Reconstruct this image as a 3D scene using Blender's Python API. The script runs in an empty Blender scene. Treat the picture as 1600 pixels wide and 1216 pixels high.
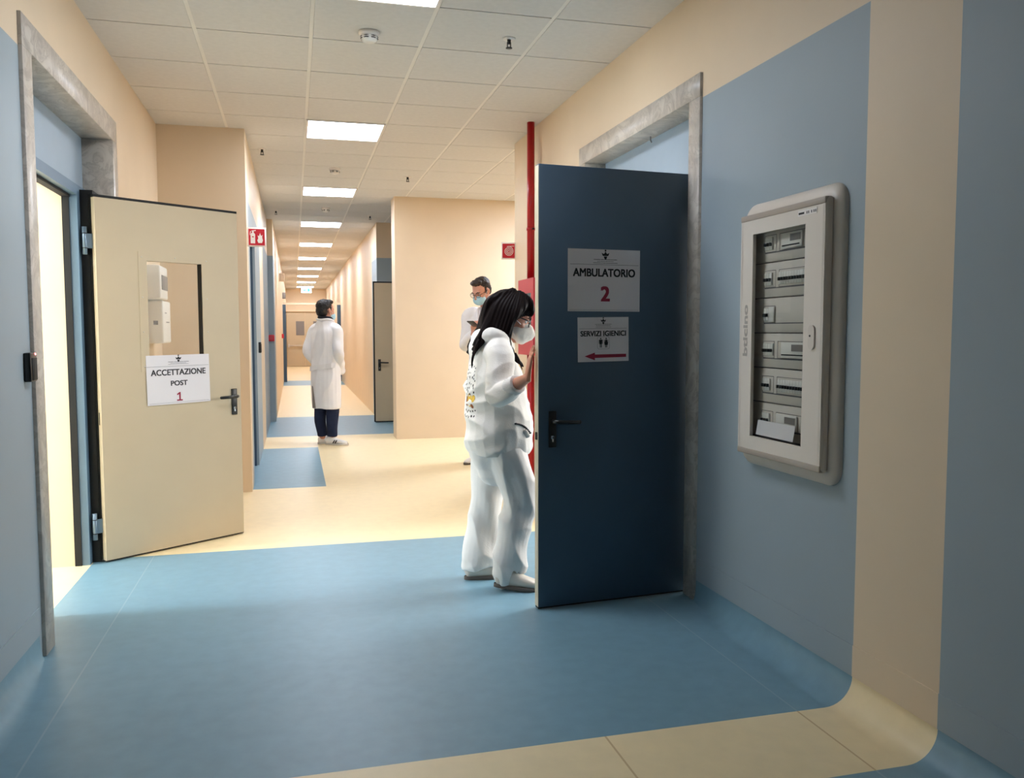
import bpy, bmesh, math, random
from math import sin, cos, pi, radians as RD
from mathutils import Vector as V, Matrix, noise
from mathutils.bvhtree import BVHTree

random.seed(7)
SC = bpy.context.scene
COL = SC.collection

# ------------------------------------------------------------------ camera
cd = bpy.data.cameras.new('camera')
cam = bpy.data.objects.new('camera', cd)
COL.objects.link(cam)
cd.sensor_width = 36.0
cd.lens = 36.0 * 1303.5 / 1600
cd.clip_start = 0.05
yaw, pitch, roll = RD(14.617), RD(3.948), RD(0.0816)
f = V((sin(yaw) * cos(pitch), cos(yaw) * cos(pitch), -sin(pitch)))
r0 = V((cos(yaw), -sin(yaw), 0))
d0 = f.cross(r0)
r = r0 * cos(roll) + d0 * sin(roll)
u = -(d0 * cos(roll) - r0 * sin(roll))
cam.matrix_world = Matrix(((r.x, u.x, -f.x, 0), (r.y, u.y, -f.y, 0), (r.z, u.z, -f.z, 1.30), (0, 0, 0, 1)))
SC.camera = cam

# ------------------------------------------------------------------ world, exposure
w = bpy.data.worlds.new('world')
SC.world = w
w.use_nodes = True
w.node_tree.nodes['Background'].inputs[0].default_value = (0.75, 0.85, 1.0, 1)
w.node_tree.nodes['Background'].inputs[1].default_value = 0.3
SC.view_settings.view_transform = 'Standard'
SC.view_settings.look = 'None'
SC.view_settings.gamma = 1
SC.view_settings.use_curve_mapping = False
SC.view_settings.exposure = 0.86
SC.cycles.max_bounces = 10
SC.cycles.diffuse_bounces = 7
SC.cycles.glossy_bounces = 4
SC.cycles.sample_clamp_indirect = 6.0
PANEL = 18.0        # radiance of the corridor's ceiling panels
PANEL_OFFICE = 17.0  # the reception room on the left
PANEL_CLINIC = 26.0  # the clinic room behind the dark blue door
SIDE_FILL = 60.0    # added panel standing in for daylight from the side lobby on the right


# added area light standing in for unseen reception room daylight, on the left
dl = bpy.data.lights.new('daylight_stand_in', 'AREA')
dl.shape = 'RECTANGLE'
dl.size, dl.size_y = 1.4, 0.45
dl.energy = 100
dl.color = (0.80, 0.92, 1.0)
dlo = bpy.data.objects.new('daylight_stand_in', dl)
COL.objects.link(dlo)
dlo.location = (-4.16, 4.27, 1.6)
dlo.rotation_euler = (0, RD(-90), 0)


# added lamp standing in for unseen clinic daylight behind the dark blue door
d2l = bpy.data.lights.new('clinic_daylight_stand_in', 'AREA')
d2l.shape = 'RECTANGLE'
d2l.size, d2l.size_y = 1.4, 1.2
d2l.energy = 55
d2l.color = (1.0, 0.98, 0.95)
d2o = bpy.data.objects.new('clinic_daylight_stand_in', d2l)
COL.objects.link(d2o)
d2o.location = (4.16, 4.5, 1.6)
d2o.rotation_euler = (0, RD(90), 0)


# ------------------------------------------------------------------ materials
def lin(c):
    return tuple(((x / 255) / 12.92 if x / 255 <= 0.04045 else ((x / 255 + 0.055) / 1.055) ** 2.4) for x in c) + (1,)


def mat(name, rgb, rough=0.6, var=0.04, scale=8.0, bump=0.0, bscale=60.0, spec=0.5, metal=0.0, emit=None, coat=0.0, stretch=None):
    m = bpy.data.materials.new(name)
    m.use_nodes = True
    nt = m.node_tree
    b = nt.nodes['Principled BSDF']
    b.inputs['Roughness'].default_value = rough
    b.inputs['Metallic'].default_value = metal
    b.inputs['Specular IOR Level'].default_value = spec
    if coat:
        b.inputs['Coat Weight'].default_value = coat
        b.inputs['Coat Roughness'].default_value = 0.15
    tc = nt.nodes.new('ShaderNodeTexCoord')
    src = tc.outputs['Object']
    if stretch:
        mp = nt.nodes.new('ShaderNodeMapping')
        mp.inputs['Scale'].default_value = stretch
        nt.links.new(src, mp.inputs[0])
        src = mp.outputs[0]
    n = nt.nodes.new('ShaderNodeTexNoise')
    n.inputs['Scale'].default_value = scale
    n.inputs['Detail'].default_value = 4
    nt.links.new(src, n.inputs['Vector'])
    cr = nt.nodes.new('ShaderNodeValToRGB')
    c = lin(rgb)
    cr.color_ramp.elements[0].color = tuple(x * (1 - var) for x in c[:3]) + (1,)
    cr.color_ramp.elements[1].color = tuple(min(1, x * (1 + var)) for x in c[:3]) + (1,)
    cr.color_ramp.elements[0].position = 0.3
    cr.color_ramp.elements[1].position = 0.7
    nt.links.new(n.outputs['Fac'], cr.inputs[0])
    nt.links.new(cr.outputs[0], b.inputs['Base Color'])
    if bump:
        n2 = nt.nodes.new('ShaderNodeTexNoise')
        n2.inputs['Scale'].default_value = bscale
        n2.inputs['Detail'].default_value = 3
        nt.links.new(src, n2.inputs['Vector'])
        bp = nt.nodes.new('ShaderNodeBump')
        bp.inputs['Strength'].default_value = bump
        bp.inputs['Distance'].default_value = 0.004
        nt.links.new(n2.outputs['Fac'], bp.inputs['Height'])
        nt.links.new(bp.outputs[0], b.inputs['Normal'])
    if emit:
        b.inputs['Emission Color'].default_value = lin(emit[0])
        b.inputs['Emission Strength'].default_value = emit[1]
    return m


def marble_mat():
    m = mat('grey_marble', (176, 168, 160), 0.35, 0.14, 9.0)
    nt = m.node_tree
    b = nt.nodes['Principled BSDF']
    tc = nt.nodes['Texture Coordinate']
    n = nt.nodes.new('ShaderNodeTexNoise')
    n.inputs['Scale'].default_value = 6
    n.inputs['Detail'].default_value = 9
    n.inputs['Distortion'].default_value = 2.2
    nt.links.new(tc.outputs['Object'], n.inputs['Vector'])
    cr = nt.nodes.new('ShaderNodeValToRGB')
    e = cr.color_ramp.elements
    e[0].position = 0.36
    e[0].color = lin((176, 167, 157))
    e[1].position = 0.66
    e[1].color = lin((207, 199, 188))
    k = e.new(0.48)
    k.color = lin((196, 187, 176))
    k = e.new(0.52)
    k.color = lin((180, 171, 160))
    k = e.new(0.56)
    k.color = lin((202, 193, 182))
    nt.links.new(n.outputs['Fac'], cr.inputs[0])
    nt.links.new(cr.outputs[0], b.inputs['Base Color'])
    return m


def glass_mat(name, tint=(251, 252, 251), gloss=0.035, rough=0.03):
    m = bpy.data.materials.new(name)
    m.use_nodes = True
    nt = m.node_tree
    nt.nodes.clear()
    o = nt.nodes.new('ShaderNodeOutputMaterial')
    t = nt.nodes.new('ShaderNodeBsdfTransparent')
    t.inputs[0].default_value = lin(tint)
    g = nt.nodes.new('ShaderNodeBsdfGlossy')
    g.inputs['Roughness'].default_value = rough
    fr = nt.nodes.new('ShaderNodeLayerWeight')
    fr.inputs[0].default_value = 0.5
    pw = nt.nodes.new('ShaderNodeMath')
    pw.operation = 'POWER'
    pw.inputs[1].default_value = 5.0
    nt.links.new(fr.outputs['Facing'], pw.inputs[0])
    ad = nt.nodes.new('ShaderNodeMath')
    ad.operation = 'MULTIPLY_ADD'
    ad.inputs[1].default_value = 0.7
    ad.inputs[2].default_value = gloss
    nt.links.new(pw.outputs[0], ad.inputs[0])
    mx = nt.nodes.new('ShaderNodeMixShader')
    nt.links.new(ad.outputs[0], mx.inputs[0])
    nt.links.new(t.outputs[0], mx.inputs[1])
    nt.links.new(g.outputs[0], mx.inputs[2])
    nt.links.new(mx.outputs[0], o.inputs[0])
    return m


def emit_mat(name, rgb, s):
    return mat(name, rgb, 0.5, 0.0, emit=(rgb, s))


M = {
    'cream': mat('cream_wall_vinyl', (225, 204, 176), 0.5, 0.02, 3.0, 0.05, 90, 0.3),
    'office': mat('pale_office_paint', (230, 229, 224), 0.6, 0.02, 3.0),
    'blue': mat('blue_wall_vinyl', (155, 168, 176), 0.5, 0.02, 3.0, 0.05, 90, 0.3),
    'fblue': mat('blue_floor_vinyl', (116, 151, 168), 0.42, 0.05, 14.0, 0.03, 120, 0.45),
    'fcream': mat('cream_floor_vinyl', (236, 216, 174), 0.42, 0.03, 14.0, 0.03, 120, 0.45),
    'weldb': mat('blue_weld_seam', (134, 161, 174), 0.42, 0.02),
    'weldc': mat('cream_weld_seam', (205, 176, 130), 0.4, 0.02),
    'tile': mat('mineral_ceiling_tile', (217, 214, 211), 0.85, 0.03, 30.0, 0.15, 220, 0.1),
    'tbar': mat('ceiling_grid_bar', (232, 228, 222), 0.6, 0.02),
    'gap': mat('ceiling_gap_dark_line', (120, 112, 102), 0.9, 0.02),  # dark backing seen between the tiles
    'marble': marble_mat(),
    'dblue': mat('dark_blue_door_laminate', (70, 90, 108), 0.45, 0.03, 5.0, 0.04, 160, 0.4),
    'fsteel': mat('blue_painted_steel_frame', (98, 124, 146), 0.4, 0.02),
    'transom': mat('pale_blue_transom_panel', (152, 170, 186), 0.5, 0.02),
    'beige': mat('beige_door_laminate', (199, 181, 152), 0.5, 0.02, 5.0, 0.03, 160, 0.35),
    'beige_edge': mat('beige_door_edge', (222, 208, 182), 0.5, 0.02),
    'black': mat('black_plastic', (16, 16, 17), 0.35, 0.05),
    'rubber': mat('black_rubber_gasket', (12, 12, 12), 0.7, 0.05),
    'chrome': mat('brushed_chrome', (190, 192, 196), 0.25, 0.03, metal=1.0),
    'hinge': mat('blue_grey_steel_hinge', (120, 140, 158), 0.35, 0.03, metal=0.6),
    'paper': mat('white_paper', (226, 220, 222), 0.7, 0.01, 4.0),
    'ink': mat('black_ink', (24, 22, 24), 0.7, 0.02),
    'inkdark': mat('faded_black_ink', (58, 55, 58), 0.7, 0.02),
    'inkgrey': mat('grey_ink', (96, 92, 94), 0.7, 0.02),
    'inkred': mat('dark_red_ink', (150, 28, 58), 0.7, 0.02),
    'red': mat('red_gloss_paint', (176, 14, 24), 0.3, 0.04, 6, spec=0.5),
    'cabred': mat('red_cabinet_paint', (196, 60, 72), 0.4, 0.03),
    'signred': mat('red_sign_plastic', (196, 24, 44), 0.4, 0.03),
    'signwhite': mat('white_sign_plastic', (238, 232, 228), 0.4, 0.01),
    'shell': mat('warm_grey_panel_plastic', (216, 206, 195), 0.4, 0.02, spec=0.5),
    'shell2': mat('light_panel_plastic', (224, 214, 203), 0.42, 0.02),
    'plate': mat('grey_cover_plate', (208, 199, 189), 0.5, 0.02),
    'plate2': mat('taupe_plastic_strip', (176, 163, 150), 0.45, 0.02),
    'brk': mat('white_breaker_plastic', (222, 218, 212), 0.45, 0.02),
    'logo': mat('grey_relief_lettering', (172, 163, 154), 0.5, 0.02),
    'whiteplastic': mat('white_plastic', (232, 229, 224), 0.4, 0.02),
    'greyplastic': mat('grey_plastic', (128, 122, 120), 0.4, 0.03),
    'glass': glass_mat('clear_glass'),
    'darkglass': glass_mat('cabinet_glass', (190, 205, 198), 0.12),
    'lamp': emit_mat('lit_panel_diffuser', (236, 243, 255), PANEL),
    'lampoffice': emit_mat('lit_office_diffuser', (255, 250, 242), PANEL_OFFICE),
    'lampclinic': emit_mat('lit_clinic_diffuser', (250, 250, 252), PANEL_CLINIC),
    'sidefill': emit_mat('added_side_diffuser', (222, 236, 255), SIDE_FILL),
    'exit': emit_mat('lit_exit_sign', (214, 246, 240), 2.2),
    'exitgreen': emit_mat('lit_exit_green', (70, 190, 150), 1.6),
    'led': emit_mat('red_led', (255, 120, 120), 3.0),
    'skin': mat('skin_fair', (206, 150, 128), 0.5, 0.06, 18.0, spec=0.4),
    'skin2': mat('skin_tan', (204, 142, 116), 0.5, 0.06, 18.0, spec=0.4),
    'hairdark': mat('dark_brown_hair', (24, 15, 14), 0.5, 0.3, 60.0, 0.3, 120, 0.1, stretch=(3, 3, 0.35)),
    'hairblack': mat('short_black_hair', (26, 21, 20), 0.5, 0.3, 70.0, 0.5, 160, 0.4),
    'hairbrown': mat('short_brown_hair', (44, 34, 31), 0.5, 0.3, 70.0, 0.5, 160, 0.4),
    'hoodie': mat('white_fleece', (240, 233, 225), 0.85, 0.02, 20.0, 0.25, 140, 0.1),
    'rib': mat('white_ribbed_cuff', (228, 223, 220), 0.85, 0.02, 20.0, 0.2, 200, 0.1),
    'trousers': mat('white_cotton', (236, 230, 224), 0.8, 0.02, 16.0, 0.2, 120, 0.1),
    'belt': mat('white_coat_belt', (226, 222, 221), 0.8, 0.02, 12.0, 0.15, 100, 0.1),
    'coat': mat('white_coat_cotton', (233, 230, 231), 0.8, 0.02, 12.0, 0.15, 100, 0.1),
    'navy': mat('navy_trouser_cloth', (38, 44, 66), 0.8, 0.08, 20.0, 0.2, 140, 0.1),
    'greytee': mat('grey_undershirt', (196, 190, 194), 0.8, 0.03, 20.0, 0.2, 140, 0.1),
    'darkcollar': mat('dark_collar_cloth', (24, 27, 40), 0.8, 0.05),
    'clog': mat('beige_leather_clog', (216, 205, 192), 0.45, 0.04, 12),
    'clogsole': mat('grey_rubber_sole', (96, 86, 78), 0.7, 0.05),
    'sneaker': mat('white_sneaker_leather', (236, 232, 228), 0.45, 0.02),
    'sneakersole': mat('pale_rubber_sole', (205, 196, 184), 0.6, 0.03),
    'ffp': mat('white_respirator', (236, 226, 214), 0.75, 0.02, 20, 0.15, 160, 0.1),
    'surg': mat('light_blue_surgical_mask', (172, 212, 228), 0.75, 0.03, 20, 0.15, 120, 0.1),
    'yellow': mat('yellow_print', (232, 186, 70), 0.8, 0.04),
    'brown': mat('brown_print', (146, 84, 44), 0.8, 0.05),
    'lens': glass_mat('spectacle_lens', (235, 238, 240), 0.04),
    'eyew': mat('eye_white', (232, 228, 224), 0.2, 0.02),
    'iris': mat('dark_iris', (40, 26, 20), 0.15, 0.05),
    'lip': mat('lip_skin', (176, 104, 96), 0.45, 0.05),
}


# ------------------------------------------------------------------ mesh collector
class MB:
    def __init__(s):
        s.v, s.f, s.mi, s.mats, s.sm = [], [], [], [], []

    def _m(s, m):
        if m not in s.mats:
            s.mats.append(m)
        return s.mats.index(m)

    def add(s, vs, fs, m, smooth=False):
        k = len(s.v)
        s.v += [V(p) for p in vs]
        i = s._m(m)
        for q in fs:
            s.f.append([a + k for a in q])
            s.mi.append(i)
            s.sm.append(smooth)
        return s

    def box(s, x0, x1, y0, y1, z0, z1, m):
        vs = [(x, y, z) for x in (x0, x1) for y in (y0, y1) for z in (z0, z1)]
        fs = [(0, 1, 3, 2), (4, 6, 7, 5), (0, 4, 5, 1), (2, 3, 7, 6), (0, 2, 6, 4), (1, 5, 7, 3)]
        return s.add(vs, fs, m)

    def rbox(s, x0, x1, y0, y1, z0, z1, m, b=0.003, seg=2):
        bm = bmesh.new()
        bmesh.ops.create_cube(bm, size=1)
        for v in bm.verts:
            v.co = V(((x0 + x1) / 2 + v.co.x * (x1 - x0), (y0 + y1) / 2 + v.co.y * (y1 - y0), (z0 + z1) / 2 + v.co.z * (z1 - z0)))
        bmesh.ops.bevel(bm, geom=list(bm.edges), offset=b, segments=seg, affect='EDGES', profile=0.5)
        bm.verts.index_update()
        s.add([v.co for v in bm.verts], [[v.index for v in fc.verts] for fc in bm.faces], m, True)
        bm.free()
        return s

    def quad(s, a, b, c, d, m):
        return s.add([a, b, c, d], [(0, 1, 2, 3)], m)

    def tube(s, pts, rads, m, n=12, cap=True, smooth=True, side=None):
        """pts: centres, rads: radius or (ra, rb) per point; side: direction of ra."""
        pts = [V(p) for p in pts]
        k = len(pts)
        vs, fs = [], []
        prev = V(side) if side is not None else None
        for i, p in enumerate(pts):
            t = (pts[min(i + 1, k - 1)] - pts[max(i - 1, 0)])
            t = t.normalized() if t.length > 1e-9 else V((0, 0, 1))
            ref = V(side) if side is not None else (prev or (V((0, 0, 1)) if abs(t.z) < 0.9 else V((1, 0, 0))))
            a = ref - t * ref.dot(t)
            if a.length < 1e-6:
                a = t.orthogonal()
            a.normalize()
            if side is None:
                prev = a
            b = t.cross(a)
            ra, rb = rads[i] if isinstance(rads[i], (tuple, list)) else (rads[i], rads[i])
            for j in range(n):
                th = 2 * pi * j / n
                vs.append(p + a * ra * cos(th) + b * rb * sin(th))
        for i in range(k - 1):
            for j in range(n):
                fs.append((i * n + j, i * n + (j + 1) % n, (i + 1) * n + (j + 1) % n, (i + 1) * n + j))
        if cap:
            fs.append(tuple(range(n - 1, -1, -1)))
            fs.append(tuple(range((k - 1) * n, k * n)))
        return s.add(vs, fs, m, smooth)

    def ell(s, c, rr, m, mx=None, nu=20, nv=14):
        vs, fs = [], []
        c = V(c)
        for i in range(nv + 1):
            ph = -pi / 2 + pi * i / nv
            for j in range(nu):
                th = 2 * pi * j / nu
                p = V((rr[0] * cos(ph) * cos(th), rr[1] * cos(ph) * sin(th), rr[2] * sin(ph)))
                if mx:
                    p = mx @ p
                vs.append(c + p)
        for i in range(nv):
            for j in range(nu):
                fs.append((i * nu + j, i * nu + (j + 1) % nu, (i + 1) * nu + (j + 1) % nu, (i + 1) * nu + j))
        return s.add(vs, fs, m, True)

    def prism(s, poly, z0, z1, m, axes=(0, 1, 2), smooth=False):
        """extrude a 2D polygon; axes = which world axis takes poly-x, poly-y, extrusion"""
        def P(a, b, c):
            o = [0, 0, 0]
            o[axes[0]], o[axes[1]], o[axes[2]] = a, b, c
            return o
        n = len(poly)
        vs = [P(a, b, z0) for a, b in poly] + [P(a, b, z1) for a, b in poly]
        fs = [tuple(range(n - 1, -1, -1)), tuple(range(n, 2 * n))]
        fs += [(i, (i + 1) % n, n + (i + 1) % n, n + i) for i in range(n)]
        return s.add(vs, fs, m, smooth)

    def xform(s, mx):
        s.v = [mx @ p for p in s.v]
        return s

    def mesh(s, name):
        me = bpy.data.meshes.new(name)
        me.from_pydata([tuple(p) for p in s.v], [], s.f)
        for m in s.mats:
            me.materials.append(m)
        me.polygons.foreach_set('material_index', s.mi)
        me.polygons.foreach_set('use_smooth', s.sm)
        me.update()
        bm = bmesh.new()
        bm.from_mesh(me)
        bmesh.ops.recalc_face_normals(bm, faces=bm.faces)
        bm.to_mesh(me)
        bm.free()
        return me

    def build(s, name, parent=None, mx=None):
        o = bpy.data.objects.new(name, s.mesh(name))
        COL.objects.link(o)
        if parent is not None:
            o.parent = parent
        if mx is not None:
            o.matrix_local = mx
        return o


def rrect(w, h, rad, n=6):
    out = []
    for cx, cy, a0 in ((w / 2 - rad, h / 2 - rad, 0), (-w / 2 + rad, h / 2 - rad, 90), (-w / 2 + rad, -h / 2 + rad, 180), (w / 2 - rad, -h / 2 + rad, 270)):
        for i in range(n + 1):
            a = RD(a0 + 90 * i / n)
            out.append((cx + rad * cos(a), cy + rad * sin(a)))
    return out


def empty(name, loc=(0, 0, 0), mx=None):
    o = bpy.data.objects.new(name, None)
    COL.objects.link(o)
    o.empty_display_size = 0.1
    if mx is not None:
        o.matrix_world = mx
    else:
        o.location = loc
    return o


def tag(o, label=None, cat=None, group=None, kind=None):
    if label:
        o['label'] = label
    if cat:
        o['category'] = cat
    if group:
        o['group'] = group
    if kind:
        o['kind'] = kind
    return o


def struct(o):
    o['kind'] = 'structure'
    return o


def frame(origin, right, up):
    """matrix whose local x = right, y = up, z = outward normal"""
    rx, uy = V(right).normalized(), V(up).normalized()
    n = rx.cross(uy)
    o = V(origin)
    return Matrix(((rx.x, uy.x, n.x, o.x), (rx.y, uy.y, n.y, o.y), (rx.z, uy.z, n.z, o.z), (0, 0, 0, 1)))


def text(name, body, cx, cy, wid, hei, z, m, parent, bold=0.0, rot=0.0, depth=0.0006):
    """flat lettering fitted to wid x hei, centred at cx, cy in the parent's plane"""
    cu = bpy.data.curves.new(name, 'FONT')
    cu.body = body
    cu.size = 1
    cu.align_x = 'LEFT'
    cu.resolution_u = 4
    t = bpy.data.objects.new(name, cu)
    COL.objects.link(t)
    dg = bpy.context.evaluated_depsgraph_get()
    me = bpy.data.meshes.new_from_object(t.evaluated_get(dg))
    bpy.data.objects.remove(t)
    xs = [v.co.x for v in me.vertices]
    ys = [v.co.y for v in me.vertices]
    sx, sy = wid / (max(xs) - min(xs)), hei / (max(ys) - min(ys))
    mx, my = (max(xs) + min(xs)) / 2, (max(ys) + min(ys)) / 2
    bm = bmesh.new()
    bm.from_mesh(me)
    bmesh.ops.remove_doubles(bm, verts=bm.verts, dist=1e-5)
    ca, sa = cos(rot), sin(rot)
    for v in bm.verts:
        a, b = (v.co.x - mx) * sx, (v.co.y - my) * sy
        v.co = V((cx + a * ca - b * sa, cy + a * sa + b * ca, z))
    if bold:   # heavier strokes: the outline repeated a hair to either side
        base = list(bm.faces)
        for kx, ky in ((-1.0, -0.7), (1.0, -0.7), (-1.0, 0.7), (1.0, 0.7)):
            dup = bmesh.ops.duplicate(bm, geom=base)
            for q_ in dup['geom']:
                if isinstance(q_, bmesh.types.BMVert):
                    q_.co += V((kx * bold * sx * ca - ky * bold * sy * sa, kx * bold * sx * sa + ky * bold * sy * ca, 0.00004 * (3 + kx + ky)))
    ex = bmesh.ops.extrude_face_region(bm, geom=list(bm.faces))
    for g in ex['geom']:
        if isinstance(g, bmesh.types.BMVert):
            g.co.z += depth
    bmesh.ops.recalc_face_normals(bm, faces=bm.faces)
    bm.to_mesh(me)
    bm.free()
    me.materials.clear()
    me.materials.append(m)
    me.name = name
    o = bpy.data.objects.new(name, me)
    COL.objects.link(o)
    o.parent = parent
    return o


# ================================================================== THE SETTING
XR, XL, XC, HC = 1.86, -1.0, -0.35, 2.9     # right wall, left wall, left corridor wall, ceiling
BT = 2.385                                  # top of the blue dado
cr, bl = M['cream'], M['blue']

# ---- floor: vinyl fields, welded seams, coved up the walls of the near hall
fl = MB()


def rect(x0, x1, y0, y1, m, z=0.0):
    fl.quad((x0, y0, z), (x1, y0, z), (x1, y1, z), (x0, y1, z), m)


CR, RUN = 0.10, 0.105


def cove(xw, sgn, y0, y1, m, taper=False):
    """vinyl swept up the wall; the sweep narrows towards a door's marble jamb"""
    n = 10
    ys = [(y0, RUN), (y1, RUN)] if not taper else [(y0, RUN)] + [(y1 - 0.6 * (1 - t / 8), RUN + (0.016 - RUN) * (t / 8) ** 1.3) for t in range(9)]
    vs, fs = [], []
    for (y, rr) in ys:
        for i in range(n + 1):
            a = pi / 2 * i / n
            vs.append((xw + sgn * (rr - rr * cos(a)), y, CR - CR * sin(a)))
        vs.append((xw + sgn * (RUN + 0.001), y, 0.0))
    k = n + 2
    for q in range(len(ys) - 1):
        for i in range(n + 1):
            fs.append((q * k + i, (q + 1) * k + i, (q + 1) * k + i + 1, q * k + i + 1))
    fl.add(vs, fs, m, True)


SW = 0.0035
for y0, y1, m, wm in ((-4, 2.04, M['fblue'], M['weldb']), (2.04, 2.44, M['fcream'], M['weldc']), (2.44, 3.61, M['fblue'], M['weldb'])):
    cove(XL, 1, y0, y1, m, y1 == 3.61)
    cove(XR, -1, y0, y1, m, y1 == 3.61)
    seams = [-0.81, 1.645] + ([0.945] if m is M['fcream'] else [])
    xs = [XL + RUN] + [q for sx in sorted(seams) for q in (sx - SW, sx + SW)] + [XR - RUN]
    for i in range(len(xs) - 1):
        rect(xs[i], xs[i + 1], y0, y1, m if i % 2 == 0 else wm)
for x0, x1, m in ((-1.12, -0.81 - SW, M['fblue']), (-0.81 - SW, -0.81 + SW, M['weldb']), (-0.81 + SW, 1.645 - SW, M['fblue']), (1.645 - SW, 1.645 + SW, M['weldb']), (1.645 + SW, 2.4, M['fblue'])):
    rect(x0, x1, 3.61, 5.15, m)
rect(2.4, 4.2, 3.0, 6.0, M['fblue'])
rect(-4.2, -1.12, 2.6, 5.5, M['fcream'])
rect(-1.12, 2.4, 5.15, 5.31, M['fcream'])
rect(XL, XR, 5.31, 7.03, M['fcream'])
rect(XC, 6.2, 7.03, 7.13, M['fcream'])
rect(-0.62, 0.24, 7.13, 9.6, M['fblue'])
rect(0.24, 6.2, 7.13, 9.6, M['fcream'])
rect(-0.62, 6.2, 9.6, 10.65, M['fcream'])
rect(-0.45, 3.0, 10.65, 13.1, M['fblue'])
rect(-0.45, 3.0, 13.1, 20.8, M['fcream'])
rect(-0.45, 3.0, 20.8, 22.9, M['fblue'])
rect(-0.45, 3.0, 22.9, 32.6, M['fcream'])
fl.box(-4.4, 6.5, -4.4, 33.0, -0.12, -0.012, M['plate'])
fo = fl.build('floor')
struct(fo)

# ---- ceiling: mineral tiles in a metal grid over a dark void
ce = MB()
ce.box(-4.3, 6.3, -4.2, 32.8, HC + 0.008, HC + 0.06, M['gap'])
for i in range(-8, 11):
    for j in range(-13, 49):
        x0, y0 = 0.12 + 0.6 * i, 3.6 + 0.6 * j
        if x0 + 0.6 < -4.2 or x0 > 6.2:
            continue
        ce.box(x0 + 0.011, x0 + 0.589, y0 + 0.0042, y0 + 0.5958, HC + 0.0005, HC + 0.0085, M['tile'])
for i in range(-7, 11):
    x0 = 0.12 + 0.6 * i
    ce.box(x0 - 0.0105, x0 + 0.0105, -4.2, 32.8, HC + 0.003, HC + 0.009, M['tbar'])
struct(ce.build('ceiling'))

# ---- right wall of the near hall
WT = 0.26
rw = MB()
for y0, y1, dado in ((-4, 2.04, bl), (2.04, 2.44, cr), (2.44, 3.61, bl), (5.31, 7.03, cr)):
    rw.box(XR, XR + WT, y0, y1, 0, BT, dado)
    rw.box(XR, XR + WT, y0, y1, BT, HC + 0.02, cr)
rw.box(XR, XR + WT, 3.61, 5.31, 2.5, HC + 0.02, cr)
struct(rw.build('wall_right'))
# vinyl skirting bands, the coved sheet's upper edge
for nm, xw, sg in (('baseboard_right', XR, -1), ('baseboard_left', XL, 1)):
    b = MB()
    for y0, y1, m in ((-4, 2.04, bl), (2.04, 2.44, cr), (2.44, 3.605, bl)):
        xa, xb = sorted((xw, xw + sg * 0.003))
        b.box(xa, xb, y0, y1, CR, CR + 0.11, m)
    struct(b.build(nm))

# ---- left wall of the near hall
lw = MB()
for y0, y1, dado in ((-4, 2.04, bl), (2.04, 2.44, cr), (2.44, 3.64, bl), (5.41, 7.03, cr)):
    lw.box(XL - 0.33, XL, y0, y1, 0, BT + 0.01, dado)
    lw.box(XL - 0.33, XL, y0, y1, BT + 0.01, HC + 0.02, cr)
lw.box(XL - 0.33, XL, 3.64, 5.41, 2.52, HC + 0.02, cr)
# inner reveal of the thick wall around the office door
lw.box(XL - 0.33, XL - 0.2, 3.64, 4.15, 0, 2.52, cr)
lw.box(XL - 0.33, XL - 0.2, 5.03, 5.41, 0, 2.52, cr)
lw.box(XL - 0.33, XL - 0.2, 4.15, 5.03, 2.1, 2.52, cr)
struct(lw.build('wall_left'))

# ---- return wall and left corridor wall with its recessed doorway
lr = MB()
lr.box(XL - 0.33, XC, 7.03, 7.28, 0, HC + 0.02, cr)
struct(lr.build('wall_left_return'))
lc = MB()
lc.box(XC - 0.25, XC, 7.28, 7.5, 0, BT, bl)
lc.box(XC - 0.25, XC, 8.45, 9.6, 0, BT, bl)
lc.box(XC - 0.25, XC, 9.6, 10.65, 0, BT, cr)
lc.box(XC - 0.25, XC, 10.65, 12.5, 0, BT, bl)
lc.box(XC - 0.25, XC, 7.5, 8.45, 2.12, BT, bl)
lc.box(XC - 0.25, XC, 7.28, 12.5, BT, HC + 0.02, cr)
X2 = -0.27
lc.box(XC - 0.25, X2, 12.5, 13.3, 0, BT, bl)
lc.box(XC - 0.25, X2, 12.5, 13.3, BT, HC + 0.02, cr)
lc.box(XC - 0.25, X2, 13.3, 32.4, 0, HC + 0.02, cr)
struct(lc.build('wall_left_corridor'))

# ---- right side beyond the hall: lobby, block wall, recess, corridor wall
rb = MB()
rb.box(1.18, 6.2, 10.05, 10.38, 0, HC + 0.02, cr)
struct(rb.build('wall_right_lobby'))
rc = MB()
rc.box(1.2, 3.0, 12.5, 12.75, 0, BT, bl)
rc.box(1.2, 3.0, 12.5, 12.75, BT, HC + 0.02, cr)
rc.box(1.2, 1.45, 12.75, 13.3, 0, BT, bl)
rc.box(1.2, 1.45, 12.75, 13.3, BT, HC + 0.02, cr)
rc.box(1.2, 1.45, 13.3, 32.4, 0, HC + 0.02, cr)
rc.box(3.0, 3.2, 10.38, 12.75, 0, HC + 0.02, cr)
struct(rc.build('wall_right_corridor'))
fw = MB()
fw.box(-0.6, 1.6, 32.3, 32.5, 0, HC + 0.02, cr)
struct(fw.build('wall_far'))
ow = MB()
ow.box(6.2, 6.4, 6.8, 10.4, 0, HC + 0.02, cr)
ow.box(1.86 + WT, 6.4, 6.83, 7.03, 0, HC + 0.02, cr)
struct(ow.build('wall_lobby_side'))
bk = MB()
bk.box(-1.4, 2.2, -4.2, -4.0, 0, HC + 0.02, cr)
struct(bk.build('wall_back'))
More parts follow.
